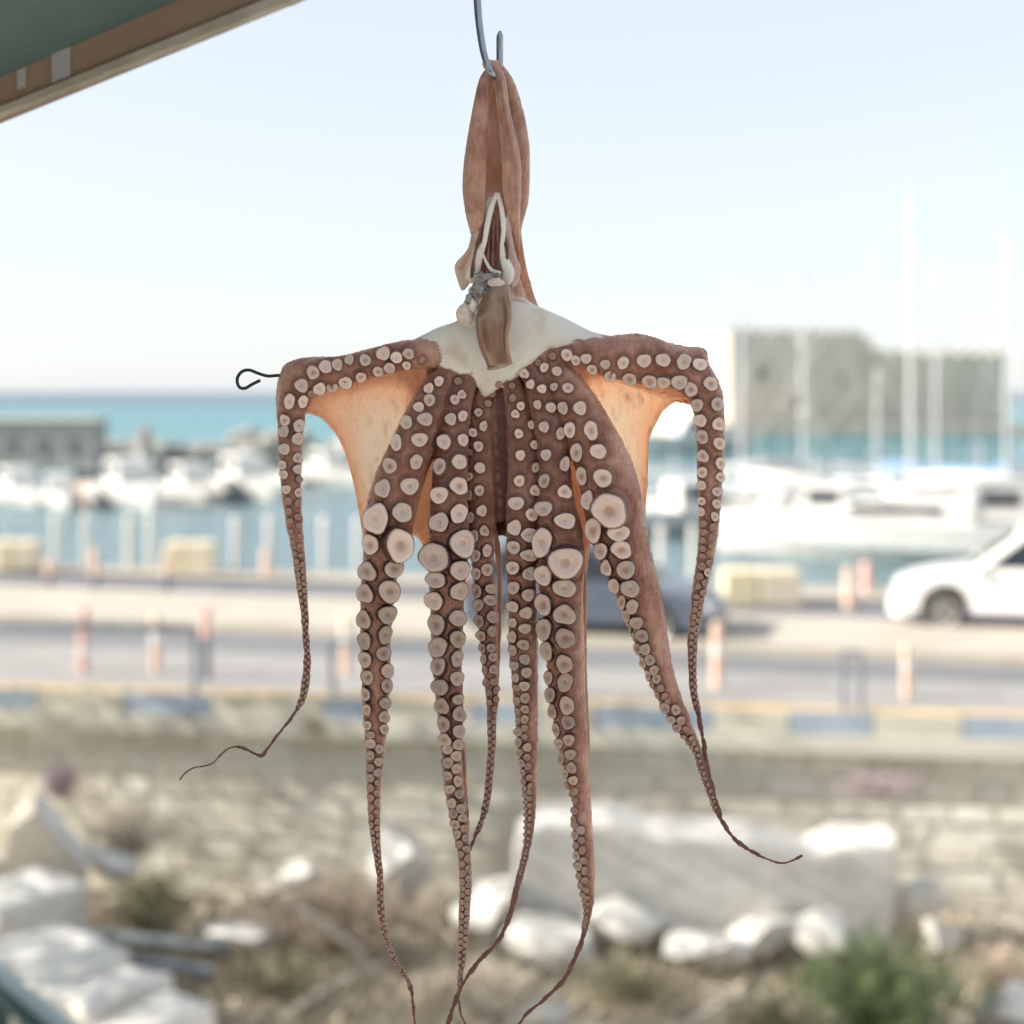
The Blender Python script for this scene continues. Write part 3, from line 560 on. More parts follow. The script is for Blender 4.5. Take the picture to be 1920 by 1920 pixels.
def nodes(m): return m.node_tree.nodes, m.node_tree.links
def skin_material():
    m = bpy.data.materials.new('octopus_skin'); m.use_nodes = True; n, l = nodes(m); p = n['Principled BSDF']
    tc = n.new('ShaderNodeTexCoord')
    def noise(scale, det, st=(1, 1, 1), rough=.6):
        mp = n.new('ShaderNodeMapping'); mp.inputs['Scale'].default_value = st; l.new(tc.outputs['Object'], mp.inputs[0])
        t = n.new('ShaderNodeTexNoise'); t.inputs['Scale'].default_value = scale; t.inputs['Detail'].default_value = det; t.inputs['Roughness'].default_value = rough
        l.new(mp.outputs[0], t.inputs[0]); return t
    def attr(k):
        a = n.new('ShaderNodeAttribute'); a.attribute_name = k; return a
    def mix(f, a, b):
        x = n.new('ShaderNodeMix'); x.data_type = 'RGBA'; l.new(f, x.inputs[0])
        for s_, v in ((6, a), (7, b)):
            if isinstance(v, tuple): x.inputs[s_].default_value = (*v, 1)
            else: l.new(v, x.inputs[s_])
        return x.outputs[2]
    def ramp(src, p0, p1, c0=(0, 0, 0), c1=(1, 1, 1)):
        r = n.new('ShaderNodeValToRGB'); r.color_ramp.elements[0].position = p0; r.color_ramp.elements[1].position = p1
        r.color_ramp.elements[0].color = (*c0, 1); r.color_ramp.elements[1].color = (*c1, 1); l.new(src, r.inputs[0]); return r.outputs[0]
    n1 = noise(38, 6); n2 = noise(420, 5, (1, 1, .16)); n3 = noise(170, 5, (1, 1, .7), .7)
    skin = ramp(n1.outputs[0], .36, .66, (.32, .135, .095), (.68, .42, .315))
    streak = ramp(n2.outputs[0], .35, .62, (.24, .095, .062), (.70, .44, .325))
    f = n.new('ShaderNodeValue'); f.outputs[0].default_value = .22
    skin = mix(f.outputs[0], skin, streak)
    spk = ramp(noise(2600, 2).outputs[0], .56, .70); sp2 = n.new('ShaderNodeMath'); sp2.operation = 'MULTIPLY'; sp2.inputs[1].default_value = .55; l.new(spk, sp2.inputs[0])
    skin = mix(sp2.outputs[0], skin, (.16, .055, .033))
    webc = ramp(n2.outputs[0], .22, .70, (.50, .20, .115), (.80, .56, .42))
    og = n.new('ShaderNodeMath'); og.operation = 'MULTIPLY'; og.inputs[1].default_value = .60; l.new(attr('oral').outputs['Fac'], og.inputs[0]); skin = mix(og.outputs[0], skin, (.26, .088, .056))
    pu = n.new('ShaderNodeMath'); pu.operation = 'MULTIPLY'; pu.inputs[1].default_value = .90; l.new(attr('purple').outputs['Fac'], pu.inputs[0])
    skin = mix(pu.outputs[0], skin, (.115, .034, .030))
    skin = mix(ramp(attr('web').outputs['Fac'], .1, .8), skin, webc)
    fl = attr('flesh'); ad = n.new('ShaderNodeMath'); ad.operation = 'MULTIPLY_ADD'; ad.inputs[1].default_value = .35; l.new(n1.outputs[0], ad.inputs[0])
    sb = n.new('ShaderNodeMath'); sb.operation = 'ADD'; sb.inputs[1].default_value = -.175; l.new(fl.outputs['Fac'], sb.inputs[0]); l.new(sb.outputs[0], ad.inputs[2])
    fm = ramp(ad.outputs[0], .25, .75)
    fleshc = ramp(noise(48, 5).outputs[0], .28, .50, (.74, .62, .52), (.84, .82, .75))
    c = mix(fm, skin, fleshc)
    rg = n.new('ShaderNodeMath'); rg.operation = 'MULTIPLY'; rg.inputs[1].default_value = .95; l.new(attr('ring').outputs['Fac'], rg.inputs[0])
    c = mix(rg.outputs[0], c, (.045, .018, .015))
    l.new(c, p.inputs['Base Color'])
    p.inputs['Roughness'].default_value = .32; p.inputs['Specular IOR Level'].default_value = .2; p.inputs['Coat Weight'].default_value = .6; p.inputs['Coat IOR'].default_value = 1.5; p.inputs['Coat Roughness'].default_value = .07
    p.inputs['Subsurface Weight'].default_value = .9; p.inputs['Subsurface Radius'].default_value = (1, .45, .24); p.inputs['Subsurface Scale'].default_value = .0012
    ss = n.new('ShaderNodeMath'); ss.operation = 'MULTIPLY_ADD'; ss.inputs[1].default_value = .0065; ss.inputs[2].default_value = .0011; l.new(attr('web').outputs['Fac'], ss.inputs[0]); l.new(ss.outputs[0], p.inputs['Subsurface Scale'])
    b = n.new('ShaderNodeBump'); b.inputs['Strength'].default_value = .5; b.inputs['Distance'].default_value = .0006; l.new(n2.outputs[0], b.inputs['Height'])
    b2 = n.new('ShaderNodeBump'); b2.inputs['Strength'].default_value = .6; b2.inputs['Distance'].default_value = .0016; l.new(n3.outputs[0], b2.inputs['Height']); l.new(b.outputs[0], b2.inputs['Normal'])
    fi = n.new('ShaderNodeMath'); fi.operation = 'MULTIPLY_ADD'; fi.inputs[1].default_value = -.56; fi.inputs[2].default_value = .6; l.new(fl.outputs['Fac'], fi.inputs[0]); l.new(fi.outputs[0], b2.inputs['Strength']); l.new(fi.outputs[0], b.inputs['Strength'])
    l.new(b2.outputs[0], p.inputs['Normal']); 
    b3 = n.new('ShaderNodeBump'); b3.inputs['Strength'].default_value = 1; b3.inputs['Distance'].default_value = .0022; l.new(noise(330, 6, (1, 1, .6), .7).outputs[0], b3.inputs['Height']); l.new(b3.outputs[0], p.inputs['Coat Normal'])
    tr = n.new('ShaderNodeBsdfRefraction'); tr.inputs['Roughness'].default_value = .75; tr.inputs['IOR'].default_value = 1.12; l.new(ramp(attr('web').outputs['Fac'], .32, .88, (1, .60, .40), (1, .84, .70)), tr.inputs['Color']); ms = n.new('ShaderNodeMixShader')   # thin webs let daylight through
    tf = n.new('ShaderNodeMath'); tf.operation = 'MULTIPLY'; tf.inputs[1].default_value = .92; tv = n.new('ShaderNodeMath'); tv.operation = 'MULTIPLY'; l.new(ramp(attr('web').outputs['Fac'], .12, .55), tv.inputs[0]); l.new(ramp(noise(220, 4, (1, 1, .3)).outputs[0], 0, .46), tv.inputs[1]); l.new(tv.outputs[0], tf.inputs[0]); l.new(tf.outputs[0], ms.inputs[0])
    l.new(p.outputs[0], ms.inputs[1]); l.new(tr.outputs[0], ms.inputs[2]); l.new(ms.outputs[0], n['Material Output'].inputs['Surface'])
    return m
def sucker_material():
    m = bpy.data.materials.new('sucker_skin'); m.use_nodes = True; n, l = nodes(m); p = n['Principled BSDF']
    a = n.new('ShaderNodeAttribute'); a.attribute_name = 'tone'
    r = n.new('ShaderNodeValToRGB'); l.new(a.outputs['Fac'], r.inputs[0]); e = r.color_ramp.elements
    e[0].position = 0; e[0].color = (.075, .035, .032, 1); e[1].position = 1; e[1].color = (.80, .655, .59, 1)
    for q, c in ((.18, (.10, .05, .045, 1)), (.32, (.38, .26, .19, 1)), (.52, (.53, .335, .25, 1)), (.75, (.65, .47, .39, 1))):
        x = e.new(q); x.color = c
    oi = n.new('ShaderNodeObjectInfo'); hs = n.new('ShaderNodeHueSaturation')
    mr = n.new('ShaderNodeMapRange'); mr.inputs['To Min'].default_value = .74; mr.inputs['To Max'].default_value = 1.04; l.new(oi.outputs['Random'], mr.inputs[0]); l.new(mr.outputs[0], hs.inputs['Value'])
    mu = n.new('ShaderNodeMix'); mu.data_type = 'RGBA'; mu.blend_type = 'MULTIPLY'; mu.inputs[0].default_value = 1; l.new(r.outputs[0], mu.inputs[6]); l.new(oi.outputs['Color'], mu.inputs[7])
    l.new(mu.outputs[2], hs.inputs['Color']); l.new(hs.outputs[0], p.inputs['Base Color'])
    p.inputs['Roughness'].default_value = .30; p.inputs['Coat Weight'].default_value = .5; p.inputs['Coat Roughness'].default_value = .12
    p.inputs['Subsurface Weight'].default_value = .6; p.inputs['Subsurface Radius'].default_value = (1, .5, .3); p.inputs['Subsurface Scale'].default_value = .0015
    return m
M['skin'] = skin_material(); M['sucker'] = sucker_material()
octo = empty('octopus', P(925, 130, 0), 'whole raw octopus hung on a steel hook with its suckered arms dangling', 'octopus')
body_me.name = 'body'; body_me.materials.clear(); body_me.materials.append(M['skin'])
body = bpy.data.objects.new('body', body_me); COL.objects.link(body); body.parent = octo
OL = Vector(octo.location); body.location = -OL

PROF = [(1.13, -.75, 0), (1.10, -.2, 0), (1.08, .02, 0), (1.045, .13, .0), (1.005, .19, .06), (.975, .235, .62), (.93, .29, .9), (.84, .325, 1), (.70, .31, .95), (.54, .26, .86), (.40, .21, .76), (.30, .165, .60), (.22, .10, .50), (.12, .07, .48), (.001, .065, .48)]  # low tone on the sides: dark skin plus rim shadow, as colour
def sucker_geo(seed, n=20):
    r = random.Random(seed); dot = r.uniform(.0, .34); p2, p3, p4 = [r.uniform(0, 6.3) for _ in range(3)]; a2, a3, a4 = r.uniform(.02, .11), r.uniform(.02, .09), r.uniform(0, .05)
    ox, oy = r.uniform(-.10, .10), r.uniform(-.10, .10); vs = []; ts = []
    for rad, z, t in PROF:
        for k in range(n):
            th = 2 * math.pi * k / n; q = rad * (1 + (a2 * math.sin(2 * th + p2) + a3 * math.sin(3 * th + p3) + a4 * math.sin(5 * th + p4)) * min(1, rad))
            s_ = max(0, 1 - rad) if z > .1 else 0
            vs.append((q * math.cos(th) + ox * s_, q * math.sin(th) + oy * s_, z + (.05 * math.sin(2 * th + p4) if z > .1 else 0))); ts.append(min(.95, t + dot) if rad < .5 else t)
    fs = [(i * n + k, i * n + (k + 1) % n, (i + 1) * n + (k + 1) % n, (i + 1) * n + k) for i in range(len(PROF) - 1) for k in range(n)]
    return np.array(vs), fs, np.array(ts)
def tone_mesh(name, vs, fs, ts):
    me = bpy.data.meshes.new(name); me.from_pydata(vs.tolist(), [], fs); me.materials.append(M['sucker'])
    a = me.attributes.new('tone', 'FLOAT', 'POINT'); a.data.foreach_set('value', ts.astype(np.float32)); me.polygons.foreach_set('use_smooth', [True] * len(me.polygons)); return me
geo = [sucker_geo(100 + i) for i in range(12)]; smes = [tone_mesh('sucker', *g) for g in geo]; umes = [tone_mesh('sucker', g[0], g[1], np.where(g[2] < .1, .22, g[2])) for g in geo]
sgeo = [sucker_geo(300 + i, 10) for i in range(4)]
xs = []; xf = []; xt = []; nn = 0
for i, (h, ax, r, rx, ry) in enumerate(sites):
    zx = Vector(ax); xa = Vector((1, 0, 0)); xa = (xa - zx * xa.dot(zx)).normalized(); ya = zx.cross(xa)
    # x axis follows the picture's horizontal so that rx, ry keep their sense
    if i % 3: zx = (zx + Vector((random.gauss(0, 1), random.gauss(0, 1), random.gauss(0, 1))) * (.14 if r < 15 else .05)).normalized(); xa = (xa - zx * xa.dot(zx)).normalized(); ya = zx.cross(xa)
    loc = h + zx * r * K * .44
    mtx = Matrix((xa, ya, zx)).transposed().to_4x4()
    sc = Matrix.Diagonal((rx * K * 1.10, ry * K * 1.10, r * K, 1)); T = Matrix.Translation(loc) @ mtx @ sc
    if i < 300:
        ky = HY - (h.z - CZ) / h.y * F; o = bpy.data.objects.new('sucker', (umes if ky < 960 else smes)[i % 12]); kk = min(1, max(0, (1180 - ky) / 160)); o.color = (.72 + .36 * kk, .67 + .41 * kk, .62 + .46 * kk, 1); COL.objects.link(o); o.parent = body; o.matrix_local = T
    else:
        g = sgeo[i % 4]; m4 = np.array(T); vv = g[0] @ m4[:3, :3].T + m4[:3, 3]
        xs.append(vv); xf += [tuple(q + nn for q in f) for f in g[1]]; xt.append(np.minimum(g[2], .50)); nn += len(vv)
if xs:
    o = bpy.data.objects.new('small_suckers', tone_mesh('small_suckers', np.vstack(xs), xf, np.concatenate(xt))); COL.objects.link(o); o.parent = body; o['kind'] = 'stuff'

# funnel: an open brown tube in front of the flesh
def open_tube(pts, wall=2.2, n=24, asp=.75):
    q = smooth_pts(pts, 3); vs = []; m = len(q)
    for sgn in (0, 1):
        for i in range(m):
            c = P(q[i][0], q[i][1], q[i][3]); nx = P(*(q[min(i + 1, m - 1)][:2]), q[min(i + 1, m - 1)][3]) - P(*(q[max(i - 1, 0)][:2]), q[max(i - 1, 0)][3]); nx.normalize()
            a = nx.cross(Vector((0, 1, 0))).normalized(); b_ = a.cross(nx).normalized(); h = (q[i][2] - (wall * 2.25 if sgn else 0)) * K
            for k in range(n):
                th = 2 * math.pi * k / n; wv = 1 + .05 * math.sin(3 * th + i * .12) + .03 * math.sin(7 * th)
                vs.append(c + (a * math.cos(th) + b_ * math.sin(th) * asp) * h * wv)
    fs = []; N = m * n
    for i in range(m - 1):
        for k in range(n):
            a, b_, c, d_ = i * n + k, i * n + (k + 1) % n, (i + 1) * n + (k + 1) % n, (i + 1) * n + k; fs += [(a, b_, c, d_), (N + d_, N + c, N + b_, N + a)]
    for k in range(n):
        a, b_ = (m - 1) * n + k, (m - 1) * n + (k + 1) % n; fs.append((a, b_, N + b_, N + a))
        a, b_ = k, (k + 1) % n; fs.append((a, N + a, N + b_, b_))
    return vs, fs
def soft(name, c, c2, scale, rough=.3, sss=.003, st=(1, 1, 1)):
    m = mat(name, c, rough, c2, scale, .0006, scale * 3, stretch=st); p = m.node_tree.nodes['Principled BSDF']
    p.inputs['Subsurface Weight'].default_value = .7; p.inputs['Subsurface Radius'].default_value = (1, .45, .25); p.inputs['Subsurface Scale'].default_value = sss; p.inputs['Coat Weight'].default_value = .9; p.inputs['Coat Roughness'].default_value = .08; return m
M['funnel'] = soft('funnel_skin', (.22, .115, .065), (.42, .26, .17), 70, .3, .003, (1, 1, .4))
M['gut'] = soft('gut_membrane', (.018, .018, .02), (.56, .52, .47), 75, .22)
M['gut_pale'] = soft('pale_gland', (.60, .53, .44), (.76, .71, .63), 90, .3)
vs, fs = open_tube([(938, 535, 20, -14), (932, 560, 28, -20), (924, 595, 33, -25), (923, 625, 29.5, -27), (927, 650, 26, -28), (933, 670, 23, -28), (937, 684, 21.5, -28)])
fu = MB().add([v - OL for v in vs], fs).build('funnel', M['funnel'], octo, smooth=True)
M['lip'] = soft('funnel_lip', (.34, .20, .13), (.52, .37, .28), 60, .28)
q = smooth_pts([(952, 548, 3, -30), (957, 575, 4.5, -33), (956, 600, 4.5, -35), (951, 630, 3.5, -36), (953, 655, 3.2, -36), (957, 680, 3, -36)], 3)
MB().tube([P(a, b_, d) - OL for a, b_, h, d in q], [h * K for _, _, h, _ in q], 10).build('ridge', M['lip'], fu, smooth=True)
MB().tube([P(937 + 21.5 * math.cos(t) , 685 - 5.5 * math.cos(t) + 3.5 * math.sin(t), -28 - 7 * math.sin(t)) - OL for t in np.linspace(0, 2 * math.pi, 33)], 3.0 * K, 8).build('lip', M['lip'], fu, smooth=True)
g = MB()
for i, (x, y, d, a, b_, c) in enumerate([(905, 522, -20, 22, 9, 16), (893, 545, -24, 20, 10, 20), (880, 565, -24, 14, 8, 22), (912, 545, -22, 16, 8, 14), (925, 518, -18, 16, 8, 9)]):
    g.blob(P(x, y, d) - OL, (a * K, b_ * K * 1.2, c * K), 40 + i, 4, .2)
def crumple(g, a=.0011, f=190):
    g.v = [tuple(Vector(v) + Vector((mn.noise(Vector(v) * f), mn.noise(Vector(v) * f + Vector((7, 3, 1))), mn.noise(Vector(v) * f + Vector((1, 9, 4))))) * a * 2 + Vector((mn.noise(Vector(v) * f * 2.7), 0, mn.noise(Vector(v) * f * 2.7 + Vector((3, 3, 3))))) * a) for v in g.v]
crumple(g)
g.build('ink_sac', M['gut'], octo, smooth=True)
g = MB()
for i, (x, y, d, a, b_, c) in enumerate([(873, 588, -26, 18, 12, 22), (886, 572, -27, 12, 8, 16), (897, 600, -24, 8, 6, 10), (930, 528, -23, 18, 8, 12)]):
    g.blob(P(x, y, d) - OL, (a * K, b_ * K, c * K), 60 + i, 4, .15)
crumple(g, .0006)
g.build('digestive_gland', M['gut_pale'], octo, smooth=True)

# steel hook through the bag, spreader wire through the two side arms
M['steel'] = mat('hook_steel', (.30, .33, .37), .32, (.42, .45, .49), 90, metal=.9)
M['wire'] = mat('dark_wire', (.028, .04, .04), .35, metal=.5)
q = smooth_pts([(893, -90, 7.2, 0), (893, -40, 7.2, 0), (895, 0, 7.2, -1), (898, 40, 7.0, -4), (905, 90, 6.6, -10), (913, 120, 6.3, -14), (921, 138, 6.2, -14), (930, 146, 6.2, -4), (936, 140, 6.4, 8), (937, 120, 6.6, 17), (937, 98, 6.6, 20), (937, 78, 6.6, 20), (937.3, 68, 6.3, 20), (937.5, 58, 2.6, 20)], 4)
hk = MB().tube([P(a, b_, d) for a, b_, h, d in q], [h * K for _, _, h, _ in q], 16).build('steel_hook', M['steel'], smooth=True)
tag(hk, 'grey steel hook with a pointed tip piercing the top of the octopus', 'hook')
wp = [(488, 713, 3.1, -1), (472, 721, 3.1, -1), (460, 728, 3.1, -1), (450, 727, 3.1, -1), (445, 718, 3.1, 0), (446, 706, 3.1, 1), (455, 696, 3.1, 1), (468, 694, 3.1, 0), (484, 700, 3.1, 0), (502, 705, 3.1, 0), (522, 704, 3.1, 0), (600, 700, 3.1, 0), (720, 680, 3.1, 4), (900, 665, 3.1, 12), (1080, 660, 3.1, 8), (1200, 664, 3.1, 2), (1290, 664, 3.1, 0)]
q = smooth_pts(wp, 4)
tag(MB().tube([P(a, b_, d) for a, b_, h, d in q], 3.1 * K, 12).build('spreader_wire', M['wire'], smooth=True), 'dark bent wire with a curled end poking out of the left arm', 'wire')
M['weed'] = mat('seaweed', (.02, .05, .03), .4)
for i, (x, y, a, c, lb) in enumerate([(1184, 1180, 5, 12, 'dark green scrap of seaweed stuck to the edge of the right hanging arm'), (722, 676, 4, 6, 'tiny green scrap of seaweed between suckers of the left raised arm')]):
    h, n_, d_ = hit(x + 4, y)
    if h: tag(MB().blob(h + n_ * .002, (a * K, 3 * K, c * K), 80 + i, 2, .25).build('seaweed_scrap', M['weed'], smooth=True), lb, 'seaweed')

# ------------------------------------------------------------------ awning at top left
M['canvas'] = mat('green_canvas', (.085, .14, .13), .85, (.12, .18, .165), 6, .001, 400)
M['beam'] = mat('brown_beam_paint', (.25, .17, .115), .7, (.31, .215, .15), 5, .001, 60)
M['rope'] = mat('weathered_edge', (.26, .23, .18), .85, (.50, .46, .38), 7, .0006, 60)
M['patch'] = mat('grey_patch', (.36, .35, .34), .7)
Ya, Yb = 1.62, 1.66
def al(t, a, b): return a + (b - a) * t
def edge3(pl, pr):                       # a straight edge through two photograph points
    return lambda t: W(al(t, pl[0], pr[0]), al(t, pl[1], pr[1]), al(t, Ya, Yb))
e0 = edge3((-400, 373), (700, -56)); e1 = edge3((-400, 361), (700, -84)); e2 = edge3((-400, 318), (700, -161))
aw = empty('awning', e0(.4), 'green canvas awning corner with brown painted beam and worn pale edge', 'awning'); AL = Vector(aw.location)
def slab3(name, ea, eb, th, m, t0=0, t1=1, off=0, n=1):
    b = MB(); vs = []
    for i in range(n + 1):
        t = al(i / n, t0, t1)
        for e in (ea, eb):
            for s_ in (0, th): vs.append(e(t) + Vector((0, off + s_, 0)) - AL)
    fs = []
    for i in range(n):
        a = 4 * i; c = a + 4; fs += [(a, c, c + 2, a + 2), (a + 1, a + 3, c + 3, c + 1), (a, a + 1, c + 1, c), (a + 2, c + 2, c + 3, a + 3)]
    fs += [(0, 2, 3, 1), (4 * n, 4 * n + 1, 4 * n + 3, 4 * n + 2)]
    return b.add(vs, fs).build(name, m, aw)
slab3('beam', e1, e2, .06, M['beam'])
def e0w(t): return e0(t) + Vector((0, 0, .0005 * math.sin(t * 71) + .0003 * math.sin(t * 173)))
def e1d(t): return e1(t) + Vector((0, 0, -.002))
slab3('edge_strip', e0w, e1d, .018, M['rope'], n=80, off=-.006)
def gp(x): return (x + 400) / 1100
def mk(e_, k): return lambda t: e1(t) + (e2(t) - e1(t)) * k
slab3('patch', mk(e1, .03), mk(e1, .97), .0015, M['patch'], gp(98), gp(133), off=-.0022)
slab3('patch', mk(e1, .3), mk(e1, .95), .0015, M['patch'], gp(33), gp(50), off=-.0022)
cv = MB(); vs = []
for t in (0, 1):
    for u in (0, 1):
        p = e2(t) + Vector((-.25 * u, -1.3 * u, -.004 + .26 * u)) + Vector((0, .01 * (1 - u), 0)) - AL; vs += [p, p + Vector((0, 0, .004))]
cv.add(vs, [(0, 2, 6, 4), (1, 5, 7, 3), (0, 4, 5, 1), (2, 3, 7, 6), (0, 1, 3, 2), (4, 6, 7, 5)]).build('canopy', M['canvas'], aw)

# ------------------------------------------------------------------ added unseen buildings that shade the octopus and shape its light
M['plaster'] = mat('cream_plaster', (.70, .67, .62), .9, (.76, .73, .68), 1)
def added_shade_house(y0, y1, h, label):
    r_ = empty('added_shade_house', (-7.5, y1, -2.3), label, 'added_shade_house'); d = y1 - y0
    MB().box((-6, -d / 2, h / 2), (12, d, h)).build('wall', M['plaster'], r_); MB().box((-6, -d / 2, h + .1), (12.5, d + .3, .2)).build('roof', M['mortar'], r_)
    for k in range(2):
        for z in (5.0, 8.2): MB().box((0, -d * (.3 + .4 * k), z), (.08, 1.1, 1.5)).build('window', M['glass'], r_)
rs = empty('added_restaurant_front', (0, -2.6, CZ - 1.7), 'unseen plastered front of the terrace added behind the camera to shape the light', 'building')  # added behind the camera to cut and bounce front light
MB().box((0, -.2, 1.2), (9, .3, 3.4)).build('wall', mat('facade_plaster', (.52, .46, .40), .9, (.60, .54, .47), 2), rs)
for k in range(3): MB().box((-2.8 + 2.8 * k, -.04, 1.2), (1.5, .06, 2.2)).build('window', M['glass'], rs)
added_shade_house(-2.0, 6.2, 10.2, 'cream plastered building added outside the frame at left to shade the octopus')

# ------------------------------------------------------------------ ruins, rocks and plants below the wall
GZ = -2.12
def stone_block(name, c, d, rz, m, label, cat, seed, jit=.04, group=None, bev=.05):
    random.seed(seed); o = MB().box((0, 0, d[2] / 2), d, 0, jit).build(name, m, bevel=bev); o.location = c; o.rotation_euler = (random.uniform(-.05, .05), random.uniform(-.05, .05), rz)
    return tag(o, label, cat, group)
# left block with a sloping top
c = W(92, 1600, 16.0); b_ = MB().prism([(-.36, 0), (.36, 0), (.38, 1.02), (-.1, 1.66), (-.36, 1.50)], -.3, .3).build('marble_block', M['marble_tan'], bevel=.04); b_.location = (c.x, 15.9, GZ - .05); b_.rotation_euler = (0, 0, .18)
tag(b_, 'upright cream marble block with a sloping white top at the left edge', 'stone block')
tp = MB().add([(-.1, -.31, 1.665), (.385, -.31, 1.025), (.385, .31, 1.025), (-.1, .31, 1.665), (-.1, -.31, 1.70), (.40, -.31, 1.05), (.40, .31, 1.05), (-.1, .31, 1.70)], [(0, 1, 2, 3), (4, 7, 6, 5), (0, 4, 5, 1), (1, 5, 6, 2), (2, 6, 7, 3), (3, 7, 4, 0)]).build('top_face', M['marble'], b_)  # paler top and tan body carry skylight and warm bounce as colour
# low ruined wall of marble blocks running to the lower left
labels = ['white marble block of the low ruined wall nearest the upright cream block', 'white marble block with notched edge in the low ruined wall', 'white marble block in the low ruined wall beside the green railing', 'low white marble block with rough side near the bottom edge', 'white marble block with a flat bright top nearest the bottom of the frame', 'white marble block of the ruined wall cut off by the left edge']
spots = [(30, 1660, .95), (85, 1745, .9), (130, 1800, .8), (215, 1852, .8), (300, 1905, .75), (-60, 1610, .9)]
for i, (px, py, ln) in enumerate(spots):
    p = Gd(px, py, -1.0); o = stone_block('marble_slab', (p.x, p.y, GZ), (ln * .72, ln, 1.1 + random.uniform(-.06, .06)), -.62 + random.uniform(-.1, .1), M['marble'], labels[i], 'stone block', 20 + i, .05, 'marble blocks of the low ruined wall')
# the broken slab and boulders at right
o = MB().prism([(-1.95, 0), (1.80, 0), (1.86, 1.16), (1.25, 1.12), (1.0, 1.0), (.4, 1.16), (-.6, 1.20), (-1.0, 1.32), (-1.7, 1.30), (-1.95, 1.1)], -.35, .35).build('marble_slab', M['marble'], bevel=.06)
p = W(1325, 1620, 16.6); o.location = (p.x, 16.5, GZ + .05); o.rotation_euler = (.06, 0, -.06); tag(o, 'long broken white marble slab with a notched top leaning by the wall', 'stone block')
rk = [(1050, 1765, 15.8, .55, .4, .34, 'large white boulder at the left of the rock pile below the long slab'), (1185, 1735, 16.0, .45, .35, .30, 'white boulder standing in front of the long slab'), (1300, 1775, 15.6, .55, .4, .30, 'flat white boulder in the middle of the rock pile'),
      (1430, 1750, 15.8, .42, .35, .28, 'white boulder just behind the green bush'), (1545, 1745, 15.7, .36, .3, .28, 'white boulder at the right of the rock pile beside the green bush'), (750, 1615, 16.4, .32, .3, .48, 'pointed pale boulder between the hanging arm tips against the wall'), (915, 1690, 16.2, .42, .35, .32, 'pale boulder left of the long slab'),
      (560, 1635, 16.3, .3, .25, .18, 'small pale boulder in the dry grass before the wall'), (450, 1755, 15.2, .4, .3, .14, 'low pale boulder beside the dark beam'), (1720, 1690, 16.2, .30, .3, .30, 'grey boulder at the right end of the long slab'), (1760, 1745, 15.8, .24, .2, .2, 'small white boulder behind the green bush'), (1890, 1890, 14.2, .4, .3, .22, 'white boulder in the bottom right corner'), (210, 1620, 16.2, .32, .3, .22, 'small grey boulder behind the upright cream block'), (1010, 1900, 14.3, .3, .25, .14, 'low pale boulder at the bottom under the arm tips')]
for i, (px, py, Y, a, b2, c2, lb) in enumerate(rk):
    p = W(px, py, Y); o = MB().blob((0, 0, 0), (a * 1.08, b2 * 1.1, c2 * .95), 200 + i, 4, .25).build('boulder', M['marble']); o.location = p; tag(o, lb, 'boulder', 'pale boulders in the ruins')
    o.location.z = max(p.z, GZ + c2 * .5); 
# dark beam lying at left
p0, p1 = W(120, 1745, 14.6), W(430, 1778, 14.2)
tag(MB().tube([p0, p1], .05, 10).build('steel_pipe', mat('pipe_grey', (.13, .15, .16), .5)), 'dark grey pipe lying across the ground beside the marble wall', 'pipe')
tag(MB().tube([W(230, 1800, 13.9), W(400, 1822, 13.7)], .045, 10).build('steel_pipe', M['dark_metal']), 'short dark pipe in the dry grass below the longer grey pipe', 'pipe')
# green railing in the lower-left corner
M['rail'] = mat('green_rail_paint', (.02, .075, .075), .3, (.03, .095, .095), 3)
M['rail_sheen'] = mat('rail_sky_sheen', (.30, .38, .40), .4)  # pale tone paints the sky's highlight along the green rail
r0, r1 = W(-160, 1690, 7.0), W(190, 1985, 6.0)
rl = empty('railing', r0, 'dark green metal railing crossing the bottom left corner', 'railing')
dv = Vector((0, 0, -.14))
MB().tube([r0 - r0, r1 - r0], .03, 10).build('top_rail', M['rail_sheen'], rl, smooth=True)
MB().tube([dv * .55, r1 - r0 + dv * .55], .036, 10).build('rail', M['rail'], rl, smooth=True)
MB().tube([dv * 2.6, r1 - r0 + dv * 2.6], .025, 10).build('rail', M['rail'], rl, smooth=True)
for t in np.linspace(.03, .97, 14):
    q = (r1 - r0) * t; MB().tube([q + dv * .6, q + Vector((0, 0, -1.0))], .012, 6).build('baluster', M['rail'], rl)
for t in (.0, .5, 1): q = (r1 - r0) * t; MB().tube([q, q + Vector((0, 0, CZ * 0 + GZ - r0.z))], .035, 8).build('post', M['rail'], rl)

